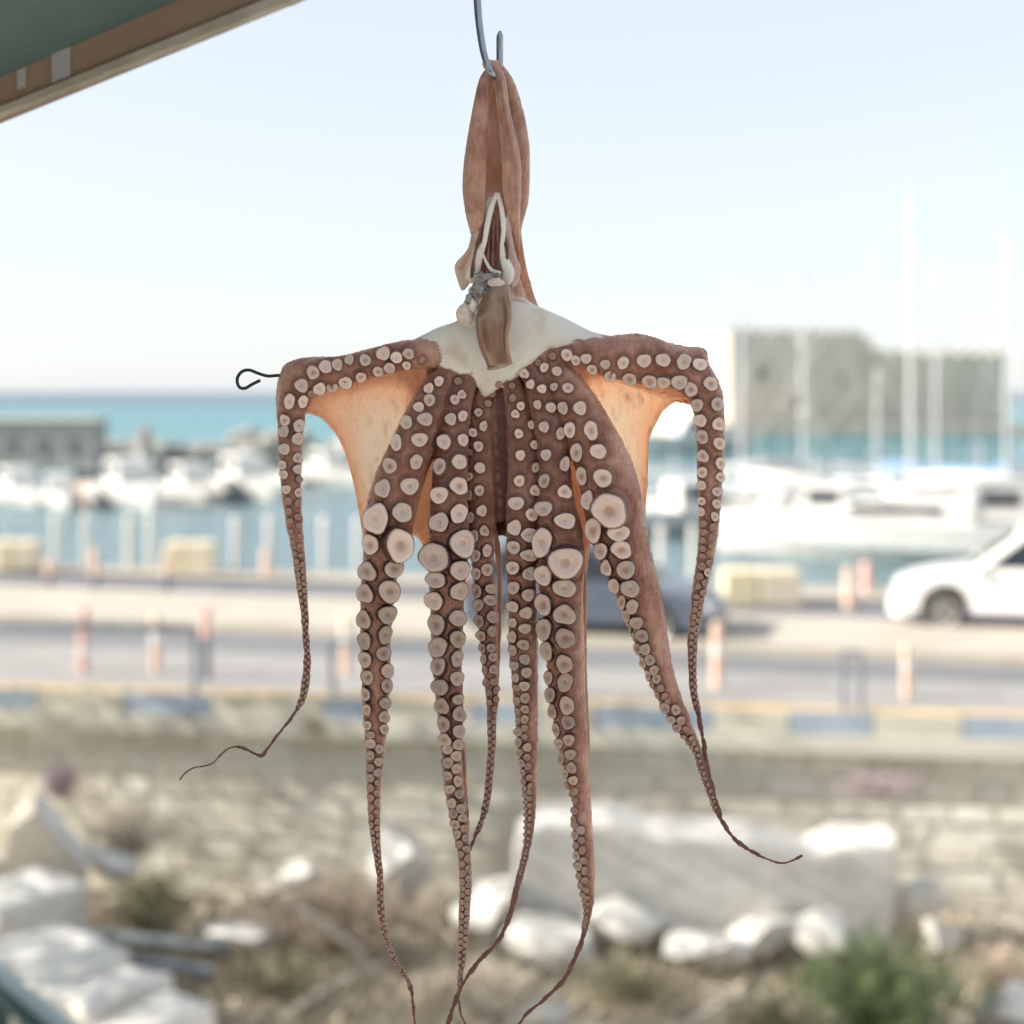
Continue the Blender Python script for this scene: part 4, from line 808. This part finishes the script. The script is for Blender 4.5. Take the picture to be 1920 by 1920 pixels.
def leafy(name, c, d, n, size, m, label, cat, seed, stems=26, group=None):
    r = random.Random(seed); root = empty(name, (c[0], c[1], c[2]), label, cat, group=group); st = MB(); lf = MB()
    for i in range(stems):
        a = r.uniform(0, 6.28); q = math.sqrt(r.random()); tip = Vector((d[0] * q * math.cos(a), d[1] * q * math.sin(a), d[2] * (1 - .55 * q * q) * r.uniform(.65, 1.05)))
        mid = tip * .5 + Vector((r.uniform(-.06, .06), r.uniform(-.06, .06), .1 * d[2]))
        st.tube([Vector((tip.x * .15, tip.y * .15, 0)), mid, tip], [.012, .008, .004], 4, cap=False)
        for _ in range(n // stems):
            t = r.uniform(.25, 1.05); base = (mid * 2 * t if t < .5 else mid + (tip - mid) * (t - .5) * 2)
            pos = base + Vector((r.gauss(0, .05), r.gauss(0, .05), r.gauss(0, .05)))
            u = Vector((r.gauss(0, 1), r.gauss(0, 1), r.gauss(0, .7))).normalized(); v = u.orthogonal().normalized(); s_ = size * r.uniform(.6, 1.3)
            lf.add([pos - u * s_, pos + v * s_ * .35, pos + u * s_, pos - v * s_ * .35], [(0, 1, 2, 3)])
    st.build('stem', M['twig'], root); lf.build('foliage', m, root); return root
leafy('green_bush', W(1660, 1955, 14.1), (.98, .5, 1.0), 6400, .035, M['leaf'], 'dense green bush at the bottom right in front of the boulders', 'bush', 1, 60, 'shrubs among the ruins')
leafy('green_bush', W(1450, 1975, 13.9), (.5, .4, .55), 2200, .03, M['olive'], 'low olive green bush at the bottom left of the dense green bush', 'bush', 2, 40, 'shrubs among the ruins')
leafy('dry_shrub', W(285, 1760, 15.4), (.50, .4, .70), 2600, .03, M['olive'], 'dark olive shrub right of the upright cream block', 'shrub', 3, 50, 'shrubs among the ruins')
leafy('dry_shrub', W(1880, 1880, 14.6), (.35, .3, .5), 1200, .03, M['twig'], 'dark brown dead shrub at the right edge', 'shrub', 4, 40, 'shrubs among the ruins')
leafy('dry_shrub', W(250, 1600, 16.4), (.55, .4, .55), 1600, .03, M['straw'], 'straw coloured shrub against the wall behind the olive shrub', 'shrub', 5, 50, 'shrubs among the ruins')
leafy('dry_shrub', W(640, 1790, 15.3), (.9, .5, .85), 2600, .03, M['twig'], 'wide brown dry shrub behind the left hanging arm tips', 'shrub', 6, 110, 'shrubs among the ruins')
leafy('dry_shrub', W(520, 1880, 14.6), (.8, .5, .5), 2000, .028, M['olive'], 'low olive grey shrub at the bottom below the pale boulder', 'shrub', 7, 90, 'shrubs among the ruins')
leafy('dry_shrub', W(900, 1905, 14.4), (.8, .5, .5), 1800, .028, M['straw'], 'straw coloured shrub at the bottom under the arm tips', 'shrub', 8, 90, 'shrubs among the ruins')
leafy('dry_shrub', W(1180, 1880, 14.6), (.7, .5, .42), 1600, .028, M['olive'], 'low olive shrub at the bottom below the rock pile', 'shrub', 9, 80, 'shrubs among the ruins')
leafy('flowering_plant', W(115, 1500, 17.0), (.22, .2, .40), 700, .028, M['purple'], 'purple flowering plant against the wall above the upright cream block', 'plant', 10, 20)
leafy('wall_plant', W(590, 1372, 17.6), (.14, .10, .16), 500, .02, M['olive'], 'small dark green plant growing from the top of the stone wall', 'plant', 11, 16)
leafy('flowering_plant', W(1660, 1490, 16.9), (.5, .15, .22), 500, .028, M['purple'], 'pinkish flowering plant growing on the wall above the long slab', 'plant', 12, 20)
gr = MB(); r = random.Random(5)
for i in range(15000):
    x = r.uniform(-5.6, 5.6); y = 13.2 + 4.2 * r.random() ** .8
    if r.random() < .35 and x > 0: continue
    h = r.uniform(.10, .42) * (1.2 if x < 0 else .8); a = r.uniform(0, 6.28); ln = Vector((math.cos(a) * h * .5, math.sin(a) * h * .5, h)); wv = Vector((-math.sin(a), math.cos(a), 0)) * .006; b0 = Vector((x, y, GZ - .08)); h *= 1.25 if x < 1 else 1
    gr.add([b0 - wv, b0 + wv, b0 + ln * .6 + wv * .7, b0 + ln + Vector((ln.x * .4, ln.y * .4, -.05))], [(0, 1, 2), (0, 2, 3)])
tag(gr.build('dry_grass', M['straw']), 'dry straw grass over the rough ground of the ruins', 'grass', kind='stuff')
for i, (a, b2, lb) in enumerate([((500, 1930), (720, 1800), 'long pale dead branch at the bottom left of the arm tips'), ((1270, 1935), (1420, 1860), 'pale dead branch in front of the green bush'), ((560, 1700), (760, 1900), 'bent pale dead branch behind the left arm tip')]):
    p0, p1 = W(*a, 13.9), W(*b2, 14.3); md = (p0 + p1) / 2 + Vector((.05, 0, .08))
    tag(MB().tube([p0, md, p1], [.035, .028, .012], 6).build('dead_branch', mat('dead_wood', (.42, .38, .32), .9, (.52, .48, .42), 5), smooth=True), lb, 'branch', 'dead branches among the ruins')

# feathery trees added out of view at left: thin crowns half-shade the ruins
M['bark'] = mat('bark', (.16, .12, .09), .95, (.26, .21, .16), 6, .02, 20)
for i, (x, y, lb) in enumerate([(-9.3, 12.2, 'feathery tree added outside the frame at left for shade, nearest the terrace'), (-9.6, 14.8, 'middle feathery tree added outside the frame at left for shade'), (-9.2, 17.0, 'feathery tree added outside the frame at left for shade, nearest the road wall')]):
    rt = empty('added_shade_tree', (x, y, GZ - .1), lb, 'tree', group='feathery trees added left of the ruins for shade'); r = random.Random(900 + i); tk = MB(); lf = MB()
    tk.tube([(0, 0, 0), (.1, .1, 1.6), (0, .2, 3.6), (.1, .1, 6.5)], [.2, .16, .11, .03], 8)
    for k in range(16):
        a = r.uniform(0, 6.28); z0 = r.uniform(1.0, 5); tk.tube([(0, .1, z0), (.7 * math.cos(a), .5 * math.sin(a), z0 + .6), (1.5 * math.cos(a), 1.1 * math.sin(a), z0 + 1.0)], [.07, .04, .012], 5)
    while len(lf.f) < (13500 if i == 0 else 5600):
        p = Vector((r.uniform(-1.7, 1.7), r.uniform(-1.35, 1.35), r.uniform(.5, 8.6)))
        if (p.x / 1.75) ** 2 + (p.y / 1.4) ** 4 + ((p.z - 4.6) / 4.3) ** 4 > 1: continue
        u = Vector((r.gauss(0, 1), r.gauss(0, 1), r.gauss(0, .8))).normalized(); v = u.orthogonal().normalized(); s_ = r.uniform(.04, .075)
        lf.add([p - u * s_, p + v * s_ * .45, p + u * s_, p - v * s_ * .45], [(0, 1, 2, 3)])
    tk.build('trunk', M['bark'], rt); lf.build('crown', M['leaf'], rt)

# ------------------------------------------------------------------ posts along the road and quay
def banded(name, p, h, rad, bands, label, cat, group, base=None):
    root = empty(name, p, label, cat, group=group); z = 0
    for f, m, nm in bands:
        MB().lathe([(rad, z), (rad, z + h * f - .002)], n=10).build(nm, M[m], root, smooth=False); z += h * f
    MB().lathe([(rad, z), (rad * .8, z + .03), (.002, z + .045)], n=10).build('cap', M[bands[-1][1]], root)
    return root
G1 = 'marker posts along the near road'; G2 = 'white posts along the quay'; G3 = 'orange posts on the far pavement'
rb = [(.3, 'red', 'band'), (.12, 'white_paint', 'band'), (.58, 'red', 'band')]
ob = [(.55, 'orange', 'band'), (.12, 'white_paint', 'band'), (.33, 'orange', 'band')]
pb = [(.5, 'orange', 'band'), (.2, 'white_paint', 'band'), (.3, 'cream_paint', 'band')]
db = [(.6, 'dark_metal', 'band'), (.4, 'red', 'band')]
dk = [(.5, 'dark_metal', 'band'), (.5, 'dark_metal', 'band')]
for px, py, h, rd, bd, lb in [(157, 1262, .78, .065, rb, 'faded red road post with a white band, leftmost on the near road'), (292, 1262, .72, .06, pb, 'pale orange and cream road post right of the red post'), (386, 1275, .85, .06, db, 'road post with red top and dark foot beside the grey rail'),
                         (648, 1265, .72, .06, pb, 'pale orange road post between the side arm and the first hanging arm'), (1345, 1290, .74, .065, ob, 'orange and white road post just right of the dark car'), (1700, 1310, .6, .05, ob, 'slim orange road post beside the dark rail at right')]:
    banded('road_post', Gd(px, py, 0), h, rd, bd, lb, 'post', G1)
for px, py, h, rd, bd, lb in [(92, 1108, .5, .07, [(.5, 'dark_metal', 'band'), (.5, 'orange', 'band')], 'orange topped dark post left on the far road edge'), (178, 1112, .75, .07, [(.4, 'dark_metal', 'band'), (.6, 'orange', 'band')], 'orange topped dark post second on the far road edge'), (312, 1115, .65, .07, [(.5, 'dark_metal', 'band'), (.5, 'orange', 'band')], 'orange topped dark post in front of the yellow block'),
                         (500, 1080, .5, .09, ob, 'short orange post on the quay near the left arm'), (1592, 1140, .62, .09, ob, 'short orange post on the quay left of the white car'), (1625, 1112, .5, .10, [(1, 'red', 'band')], 'short red post on the quay behind the orange post')]:
    banded('quay_post', Gd(px, py, 0), h, rd, bd, lb, 'post', G3)
for i, (px, py) in enumerate([(104, 1064), (160, 1064), (242, 1066), (282, 1066), (442, 1068), (505, 1068), (608, 1070), (672, 1072), (1240, 1088), (1300, 1090)]):
    nm = ['leftmost', 'second from the left', 'third from the left', 'fourth from the left, left of the yellow block', 'just right of the yellow block', 'above the short orange post', 'just right of the left drooping arm', 'half hidden by the left web', 'half hidden behind the right hanging arm', 'just left of the right drooping arm'][i]
    banded('mooring_post', Gd(px, py, 0), 1.0, .075, [(.5, 'gel', 'band'), (.5, 'gel', 'band')], 'white mooring post on the quay edge, ' + nm, 'post', G2)
def rail_frame(px0, px1, py, h, label, rb_=.028):
    xa_, xb_ = along(px0), along(px1); a, b2 = Vector((xa_, L_kerb(xa_) + .12, .1)), Vector((xb_, L_kerb(xb_) + .12, .1)); root = empty('guard_rail', a, label, 'guard rail')
    v = b2 - a; MB().tube([Vector((0, 0, h)), v + Vector((0, 0, h))], rb_, 8).build('top_bar', M['dark_metal'], root)
    for t in (0.0, 1.0): MB().tube([v * t + Vector((0, 0, -.02)), v * t + Vector((0, 0, h))], .032, 8).build('post', M['dark_metal'], root)
rail_frame(-420, 362, 1302, .71, 'long grey guard rail along the near road edge at left', .045)
rail_frame(1585, 1618, 1330, .62, 'dark hoop rail on the kerb at the right')
rail_frame(622, 1000, 1306, .6, 'long low dark rail behind the hanging arms')
for px0, px1, py, lb in [(-5, 76, 1072, 'yellow and cream painted mooring block at the left edge of the quay'), (312, 404, 1074, 'yellow and white painted mooring block on the quay'), (1352, 1500, 1136, 'yellow and white painted block on the quay left of the white car')]:
    a, b2 = Gd(px0, py, 0), Gd(px1, py, 0); wd = (b2 - a).length; root = empty('mooring_block', (a + b2) / 2, lb, 'block', group='painted blocks on the quay')
    MB().box((-wd * .27, 0, .31), (wd * .44, .5, .6)).build('yellow_end', mat('sunny_yellow', (.76, .66, .44), .6), root, bevel=.05)
    MB().box((wd * .22, 0, .31), (wd * .53, .5, .6)).build('white_end', M['cream_paint'], root, bevel=.05)

# ------------------------------------------------------------------ cars
def car(name, loc, rz, L, H, Wd, hood, wheel_r, paint, label, group=None, suv=False):
    root = empty(name, loc, label, 'car', rz, group); g = .18 + .04 * suv; belt = H * .60
    # side profile, nose towards +x, from the sill up
    low = [(-L / 2, g + .1), (-L / 2 - .02, g + .35), (-L / 2 + .02, belt), (L / 2 - hood - .05, belt + .02), (L / 2 - hood * .5, belt - .06), (L / 2 - .18, belt - .16), (L / 2 - .02, belt - .34), (L / 2, g + .25), (L / 2 - .05, g + .02)]
    xw = [L / 2 - .74, -L / 2 + .75]; ra = wheel_r + .06
    bot = []
    for xc in xw:
        for k in range(9): t = math.pi * k / 8; bot.append((xc + ra * math.cos(t), max(g, wheel_r + ra * math.sin(t))))
    poly = low + bot + [(-L / 2 + .05, g)]
    n = len(poly); vs = []; secs = [(-Wd / 2, .965, 1), (-Wd / 2 + .10, 1, 0), (Wd / 2 - .10, 1, 0), (Wd / 2, .965, 1)]
    for y, s_, e in secs: vs += [(x * s_, y, z - (.02 * e if z > belt - .1 else 0)) for x, z in poly]
    fs = [tuple(range(n - 1, -1, -1)), tuple(range(3 * n, 4 * n))] + [(j * n + i, j * n + (i + 1) % n, (j + 1) * n + (i + 1) % n, (j + 1) * n + i) for j in range(3) for i in range(n)]
    MB().add(vs, fs).build('body', paint, root)
    x0, x1, x2, x3 = -L / 2 + .06, -L / 2 + (.30 if suv else .5), L / 2 - hood - .75, L / 2 - hood + .05
    wl, wt = Wd / 2 - .06, Wd / 2 - .24
    def quad(a, b2, c, d, out, m, nm, t=.012): 
        q = [Vector(p) for p in (a, b2, c, d)]; o_ = Vector(out) * t; return MB().add(q + [p + o_ for p in q], [(0, 3, 2, 1), (4, 5, 6, 7), (0, 1, 5, 4), (1, 2, 6, 5), (2, 3, 7, 6), (3, 0, 4, 7)]).build(nm, m, root)
    cab = [(x0, -wl, belt - .02), (x3, -wl, belt), (x2, -wt, H), (x1, -wt, H), (x0, wl, belt - .02), (x3, wl, belt), (x2, wt, H), (x1, wt, H)]
    MB().add(cab, [(0, 1, 2, 3), (7, 6, 5, 4), (0, 3, 7, 4), (1, 5, 6, 2), (2, 6, 7, 3), (0, 4, 5, 1)]).build('roof', paint, root, bevel=.05)
    for s_ in (-1, 1):
        def sp(u, v):
            xa, xb = al(v, x0 + .08, x1 + .05), al(v, x3 - .10, x2 - .04); return (al(u, xa, xb), s_ * al(v, wl, wt), al(v, belt, H))
        quad(sp(.04, .12), sp(.46, .12), sp(.46, .84), sp(.06, .84), (0, s_, .2), M['glass'], 'side_window')
        quad(sp(.51, .12), sp(.97, .12), sp(.95, .84), sp(.51, .84), (0, s_, .2), M['glass'], 'side_window')
        MB().box((x3 - .15, s_ * (Wd / 2 + .05), belt + .06), (.12, .18, .13)).build('door_mirror', paint, root, bevel=.03)
        MB().box((L / 2 - .09, s_ * (Wd / 2 - .22), belt - .30), (.16, .34, .14)).build('headlight', M['lamp'], root, bevel=.03)
        MB().box((-L / 2 + .02, s_ * (Wd / 2 - .16), belt - .08), (.10, .24, .28)).build('tail_light', M['tail'], root, bevel=.02)
        MB().box((.05, s_ * (Wd / 2 - .006), belt - .14), (.2, .03, .03)).build('door_handle', M['dark_metal'], root)
        for xc in xw:
            wv = MB().lathe([(wheel_r * .62, -.1), (wheel_r * .93, -.11), (wheel_r, -.07), (wheel_r, .07), (wheel_r * .93, .11), (wheel_r * .62, .1)], (xc, s_ * (Wd / 2 - .11), wheel_r), 24, 'Y').build('wheel', M['tyre'], root, smooth=False)
            rm_ = MB().lathe([(wheel_r * .64, -.09), (wheel_r * .64, .112), (wheel_r * .56, .10), (.07, .085), (.06, .11), (.005, .112)], (0, 0, 0), 20, 'Y')
            for k in range(5):
                t = 2 * math.pi * k / 5; rm_.box((wheel_r * .34 * math.cos(t), .10, wheel_r * .34 * math.sin(t)), (.05, .02, .05))
            rr_ = rm_.build('rim', M['rim'], wv); rr_.location = (xc, s_ * (Wd / 2 - .11), wheel_r); rr_.scale = (1, s_, 1)
    def wp_(u, v, front):
        xa, xb = (x3, x2) if front else (x0, x1); return (al(v, xa, xb), al(u, -1, 1) * al(v, wl, wt) * .9, al(v, belt, H))
    quad(wp_(0, .08, 1), wp_(1, .08, 1), wp_(1, .9, 1), wp_(0, .9, 1), (1, 0, .5), M['glass'], 'windscreen')
    quad(wp_(0, .15, 0), wp_(1, .15, 0), wp_(1, .85, 0), wp_(0, .85, 0), (-1, 0, .3), M['glass'], 'rear_window')
    MB().box((L / 2 - .02, 0, g + .14), (.10, Wd * .86, .20)).build('bumper', paint, root, bevel=.04)
    MB().box((-L / 2 + .0, 0, g + .18), (.10, Wd * .86, .22)).build('bumper', paint, root, bevel=.04)
    return root
cang = math.atan2(L_med1(1) - L_med1(0), 1)
pw = Gd(1765, 1190, 0); Lw = 4.45
rz = cang + math.pi; off = Vector((math.cos(rz), math.sin(rz), 0)) * (Lw / 2 - .74); side = Vector((math.sin(rz), -math.cos(rz), 0)) * .9
car('parked_car', pw - off + Vector((.26, .85, 0)), rz, Lw, 1.50, 1.80, 1.12, .34, M['car_white'], 'white hatchback-like car nosing in from the right edge on the far lane', suv=True)
pd = Gd(1268, 1216, 0); Ld = 3.55; rz = cang; off = Vector((math.cos(rz), math.sin(rz), 0)) * (Ld / 2 - .74)
car('moving_car', pd - off + Vector((-.05, .85, 0)), rz, Ld, 1.38, 1.64, .95, .29, M['car_dark'], 'small dark blue grey car half hidden behind the hanging arms')

# ------------------------------------------------------------------ harbour: breakwater, fort, boats
def wx(px, Y): return (px - 960) / F * Y
br = MB(); bc = empty('breakwater', (wx(300, 112), 112, SEA), 'low rocky breakwater across the harbour mouth behind the small boats', 'breakwater')
MB().box((0, 0, .45), (62, 4, 1.2)).build('mole', M['rock'], bc)
for i in range(90):
    x = random.uniform(-26, 30); s_ = random.uniform(.5, 1.3); pxx = 960 + (x + wx(300, 112)) / 112 * F
    z = .6 + (1.1 if 410 < pxx < 760 else .1) * random.random()
    MB().blob((x, -2 + random.uniform(-.6, .8), z), (s_ * 1.2, s_, s_ * .8), 500 + i, 2, .25).build('rock', M['rock'], bc)
hb = empty('pier_shed', (wx(70, 104), 104, SEA), 'long low grey concrete shed on the pier at the far left', 'building')
MB().box((0, 0, 1.45), (8.0, 4, 2.9)).build('wall', M['dock'], hb); MB().box((0, 0, 2.95), (8.3, 4.3, .14)).build('roof', M['fort'], hb)
for k in range(4): MB().box((-2.9 + k * 1.9, -2.02, 1.3), (.8, .08, 1.0)).build('window', M['fort_dark'], hb)
ht = empty('harbour_light', (wx(271, 100), 100, SEA), 'short dark harbour marker standing on the breakwater', 'marker')
MB().lathe([(.55, 0), (.5, 1.7), (.62, 1.75), (.62, 1.9)], n=12).build('base', M['dock'], ht); MB().lathe([(.28, 1.9), (.3, 2.3), (.05, 2.6)], n=10).build('lantern', M['wood'], ht)

ft = empty('fortress', (wx(1480, 172), 172, SEA), 'old stone harbour fortress with one sunlit wall and shaded front', 'fortress'); FX = wx(1480, 172)
def fx(px): return wx(px, 172) - FX
def zz(py, Y=172): return CZ - (py - HY) / F * Y - SEA
xa, xb, xc_ = fx(1368), (1612 - 960) / F * 177 - FX, (1892 - 960) / F * 182 - FX; h1, h2 = zz(622), zz(664, 180)
def blk(name, pts, h, m):
    n = len(pts); vs = [(x, y, -1) for x, y in pts] + [(x, y, h) for x, y in pts]
    return MB().add(vs, [tuple(range(n - 1, -1, -1)), tuple(range(n, 2 * n))] + [(i, (i + 1) % n, n + (i + 1) % n, n + i) for i in range(n)]).build(name, m, ft)
blk('bastion', [(xa, 0), (xb, 4), (xb + 6, 26), (xa - 22, 24)], h1, M['fort'])
blk('curtain_wall', [(xb + .02, 6), (xc_, 10), (xc_ + 2, 26), (xb + 3, 26)], h2, M['fort_far'])
blk('turret', [(fx(1622), 12), (fx(1690), 13), (fx(1690), 20), (fx(1627), 19)], zz(642), M['fort_far'])
for k in range(9): blk('merlon', [(al(k / 9, xa, xb) + .1, .08 + 4 * k / 9), (al(k / 9, xa, xb) + 1.0, .36 + 4 * k / 9), (al(k / 9, xa, xb) + 1.0, 1.2 + 4 * k / 9), (al(k / 9, xa, xb) + .1, .95 + 4 * k / 9)], h1 + .55, M['fort'])
for k in range(9): blk('merlon', [(al(k / 9, xb, xc_) + .2, 6.12 + 4 * k / 9), (al(k / 9, xb, xc_) + 1.3, 6.4 + 4 * k / 9), (al(k / 9, xb, xc_) + 1.3, 7.4 + 4 * k / 9), (al(k / 9, xb, xc_) + .2, 7.2 + 4 * k / 9)], h2 + .5, M['fort_far'])
for px, py in [(1585, 710), (1430, 700), (1500, 760), (1700, 745), (1800, 740)]:
    c = (fx(px), (px - 1368) / 244 * 4 if px < 1612 else 6 + (px - 1612) / 276 * 4, zz(py)); MB().box(c, (.8, .5, 1.3)).build('embrasure', M['fort_dark'], ft)
MB().box((fx(1600), -3, .5), (34, 5, 1.6)).build('rocky_foot', M['rock'], ft)

def hull_mesh(L, B, Hh, m, root, name='hull', pointy=2.2):
    st = 14; vs = []; prof = [(0, 0), (.55, .12), (.88, .5), (1, 1), (.9, 1.0)]
    for i in range(st + 1):
        t = i / st; bw = B / 2 * (1 - max(0, (t - .35) / .65) ** pointy) * (.86 + .14 * min(1, t * 4)); sh = Hh * (1 + .28 * max(0, t - .3) ** 1.5); kz = -.28 * Hh * (1 - t ** 3); bw = max(bw, .02)
        row_ = [(bw * a, kz + (sh - kz) * z) for a, z in prof]
        for y, z in row_ + [(-y, z) for y, z in reversed(row_)]: vs.append((-L / 2 + L * t + (.12 * L * t * t * (z / sh if sh else 0)) * .4, y, z))
    n = 10; fs = [(i * n + k, i * n + (k + 1) % n, (i + 1) * n + (k + 1) % n, (i + 1) * n + k) for i in range(st) for k in range(n)] + [tuple(range(n)), tuple(st * n + k for k in range(n - 1, -1, -1))]
    return MB().add(vs, fs).build(name, m, root)
def motorboat(loc, rz, L, m, label, cabin=True, group='small boats moored by the breakwater'):
    root = empty('motor_boat', loc, label, 'boat', rz, group); hull_mesh(L, L * .37, L * .15, m, root)
    if cabin:
        cb = MB().prism([(-L * .12, L * .14), (L * .22, L * .16), (L * .12, L * .31), (-L * .12, L * .32)], -L * .12, L * .12).build('cabin', M['gel'], root, bevel=.06)
        for s_ in (-1, 1): MB().box((L * .02, s_ * L * .122, L * .25), (L * .18, .03, L * .07)).build('window', M['glass'], cb)
    else: MB().prism([(L * .02, L * .15), (L * .10, L * .15), (L * .04, L * .25)], -L * .12, L * .12).build('windshield', M['glass'], root)
    MB().box((-L * .52, 0, L * .12), (.35, .4, .75)).build('outboard_motor', M['dark_metal'], root, bevel=.08)
    MB().tube([(L * .1, 0, L * .3), (L * .1, 0, L * .5)], .03, 6).build('antenna', M['mast'], root)
    MB().tube([(L * .2, L * .12, L * .19), (L * .2, L * .12, L * .27), (L * .5, 0, L * .3), (L * .2, -L * .12, L * .27), (L * .2, -L * .12, L * .19)], .025, 6).build('bow_rail', M['mast'], root)
    return root
mbs = [(30, 945, 4.9, -0.96, 'gel', 1, 'white cabin boat at the far left of the moored row'), (112, 952, 4.4, -1.17, 'gel', 1, 'white cabin boat second in the moored row'), (160, 935, 5.0, -0.87, 'orange', 0, 'open boat with faded orange hull in the moored row'), (240, 950, 6.3, -1.05, 'gel', 1, 'large white cabin boat in the middle of the moored row'),
       (300, 925, 5.0, -1.29, 'gel', 0, 'open white boat behind the large cabin boat'), (352, 940, 5.2, -0.99, 'gel', 1, 'white cabin boat just right of the large one'), (398, 918, 4.6, -1.17, 'gel', 0, 'small open white boat in the right half of the moored row'), (455, 935, 6.2, -1.02, 'gel', 1, 'large white cabin boat left of the drooping arm'), (530, 912, 4.8, -1.11, 'gel', 0, 'open white boat behind the left drooping arm'), (610, 908, 5.6, -0.93, 'gel', 1, 'white cabin boat right of the left drooping arm'), (655, 900, 4.6, -1.23, 'gel', 0, 'open white boat beside the left web'), (1300, 850, 9.0, -2.7, 'gel', 1, 'white motor yacht in front of the sunlit fortress wall')]
for px, py, L, rz, m, cb, lb in mbs:
    p = Gd(px, py, SEA); motorboat(p, rz, L, M[m], lb, bool(cb))
def sailboat(px, py, L, rz, top, mpx, hullm, label, jib=None, cover='gel', sprd=2):
    p = Gd(px, py, SEA); root = empty('sailing_yacht', p, label, 'yacht', rz, 'sailing yachts moored in the harbour'); hull_mesh(L, L * .3, L * .105, hullm, root, pointy=1.8)
    cb = MB().prism([(-L * .2, L * .10), (L * .22, L * .115), (L * .12, L * .16), (-L * .2, L * .17)], -L * .09, L * .09).build('cabin', M['gel'], root, bevel=.08)
    for s_ in (-1, 1): MB().box((0, s_ * L * .091, L * .14), (L * .24, .03, L * .022)).build('window', M['glass'], cb)
    ca, sa = math.cos(rz), math.sin(rz); Ym = p.y; mx = (mpx - 960) / F * Ym - p.x; lx = mx / ca if abs(ca) > .3 else L * .05
    lx = max(-L * .3, min(L * .3, lx)); Hm = CZ - (top - HY) / F * (Ym + lx * sa) - SEA
    ms = MB().tube([(lx, 0, L * .1), (lx, 0, Hm)], [.065, .05], 8).build('mast', M['mast'], root)
    for k in range(sprd): z = Hm * (.42 + .27 * k); MB().tube([(lx, -.55, z), (lx, .55, z)], .03, 6).build('spreader', M['mast'], ms)
    MB().tube([(lx - .1, 0, L * .2), (lx - L * .38, 0, L * .2)], .09, 8).build('boom', M['mast'], root)
    MB().tube([(lx - .15, 0, L * .2 + .14), (lx - L * .2, 0, L * .2 + .22), (lx - L * .37, 0, L * .2 + .12)], [.24, .2, .1], 8).build('sail_cover', M[cover], root, smooth=True)
    for a, b2 in (((lx, 0, Hm), (-L * .49, 0, L * .11)), ((lx, 0, Hm * .97), (lx - .3, L * .14, L * .12)), ((lx, 0, Hm * .97), (lx - .3, -L * .14, L * .12))): MB().tube([a, b2], .011, 5).build('stay', M['mast'], root)
    MB().tube([(lx, 0, Hm * .96), (L * .5, 0, L * .15)], .06 if jib else .012, 6, r1=.12 if jib else .012).build('furled_jib' if jib else 'forestay', M[jib] if jib else M['mast'], root)
    for s_ in (-1, 1): MB().tube([(-L * .45, s_ * L * .12, L * .19), (0, s_ * L * .15, L * .19), (L * .47, s_ * .1, L * .24)], .02, 5).build('guard_wire', M['mast'], root)
    return root
sailboat(1390, 1000, 8.5, 2.6, 520, 1390, M['gel'], 'white sailing yacht nearest the right drooping arm')
sailboat(1500, 975, 9, .35, 490, 1505, M['gel'], 'white sailing yacht in front of the shaded fortress front', cover='gel')
sailboat(1690, 1050, 10.5, 2.75, 350, 1705, M['gel'], 'large white sailing yacht with the tallest mast, behind the white car')
sailboat(1760, 985, 8.5, 2.5, 490, 1756, M['navy'], 'navy hulled sailing yacht behind the large white yacht', cover='blue_cloth')
sailboat(1885, 1000, 9.5, -1.76, 430, 1888, M['gel'], 'white sailing yacht with a blue sail cover at the right edge', cover='blue_cloth')
sailboat(1620, 960, 8, 2.4, 690, 1640, M['gel'], 'small white sailing yacht between the two tall masts', cover='blue_cloth', sprd=1)
for px, py, L, rz, m, cb, lb in [(1450, 985, 5.2, 2.4, 'gel', 1, 'white cabin boat moored beside the right drooping arm'), (1560, 1010, 5.5, 2.7, 'gel', 1, 'white cabin boat left of the large yacht'), (1880, 1035, 6.5, 2.9, 'gel', 1, 'white cabin boat above the white car'), (1290, 1000, 5.5, .4, 'gel', 1, 'white cabin boat between the two right arms'), (1240, 960, 5, .2, 'gel', 0, 'open white boat just right of the right web')]:
    motorboat(Gd(px, py, SEA), rz, L, M[m], lb, bool(cb), 'small boats moored by the quay')
print('done')
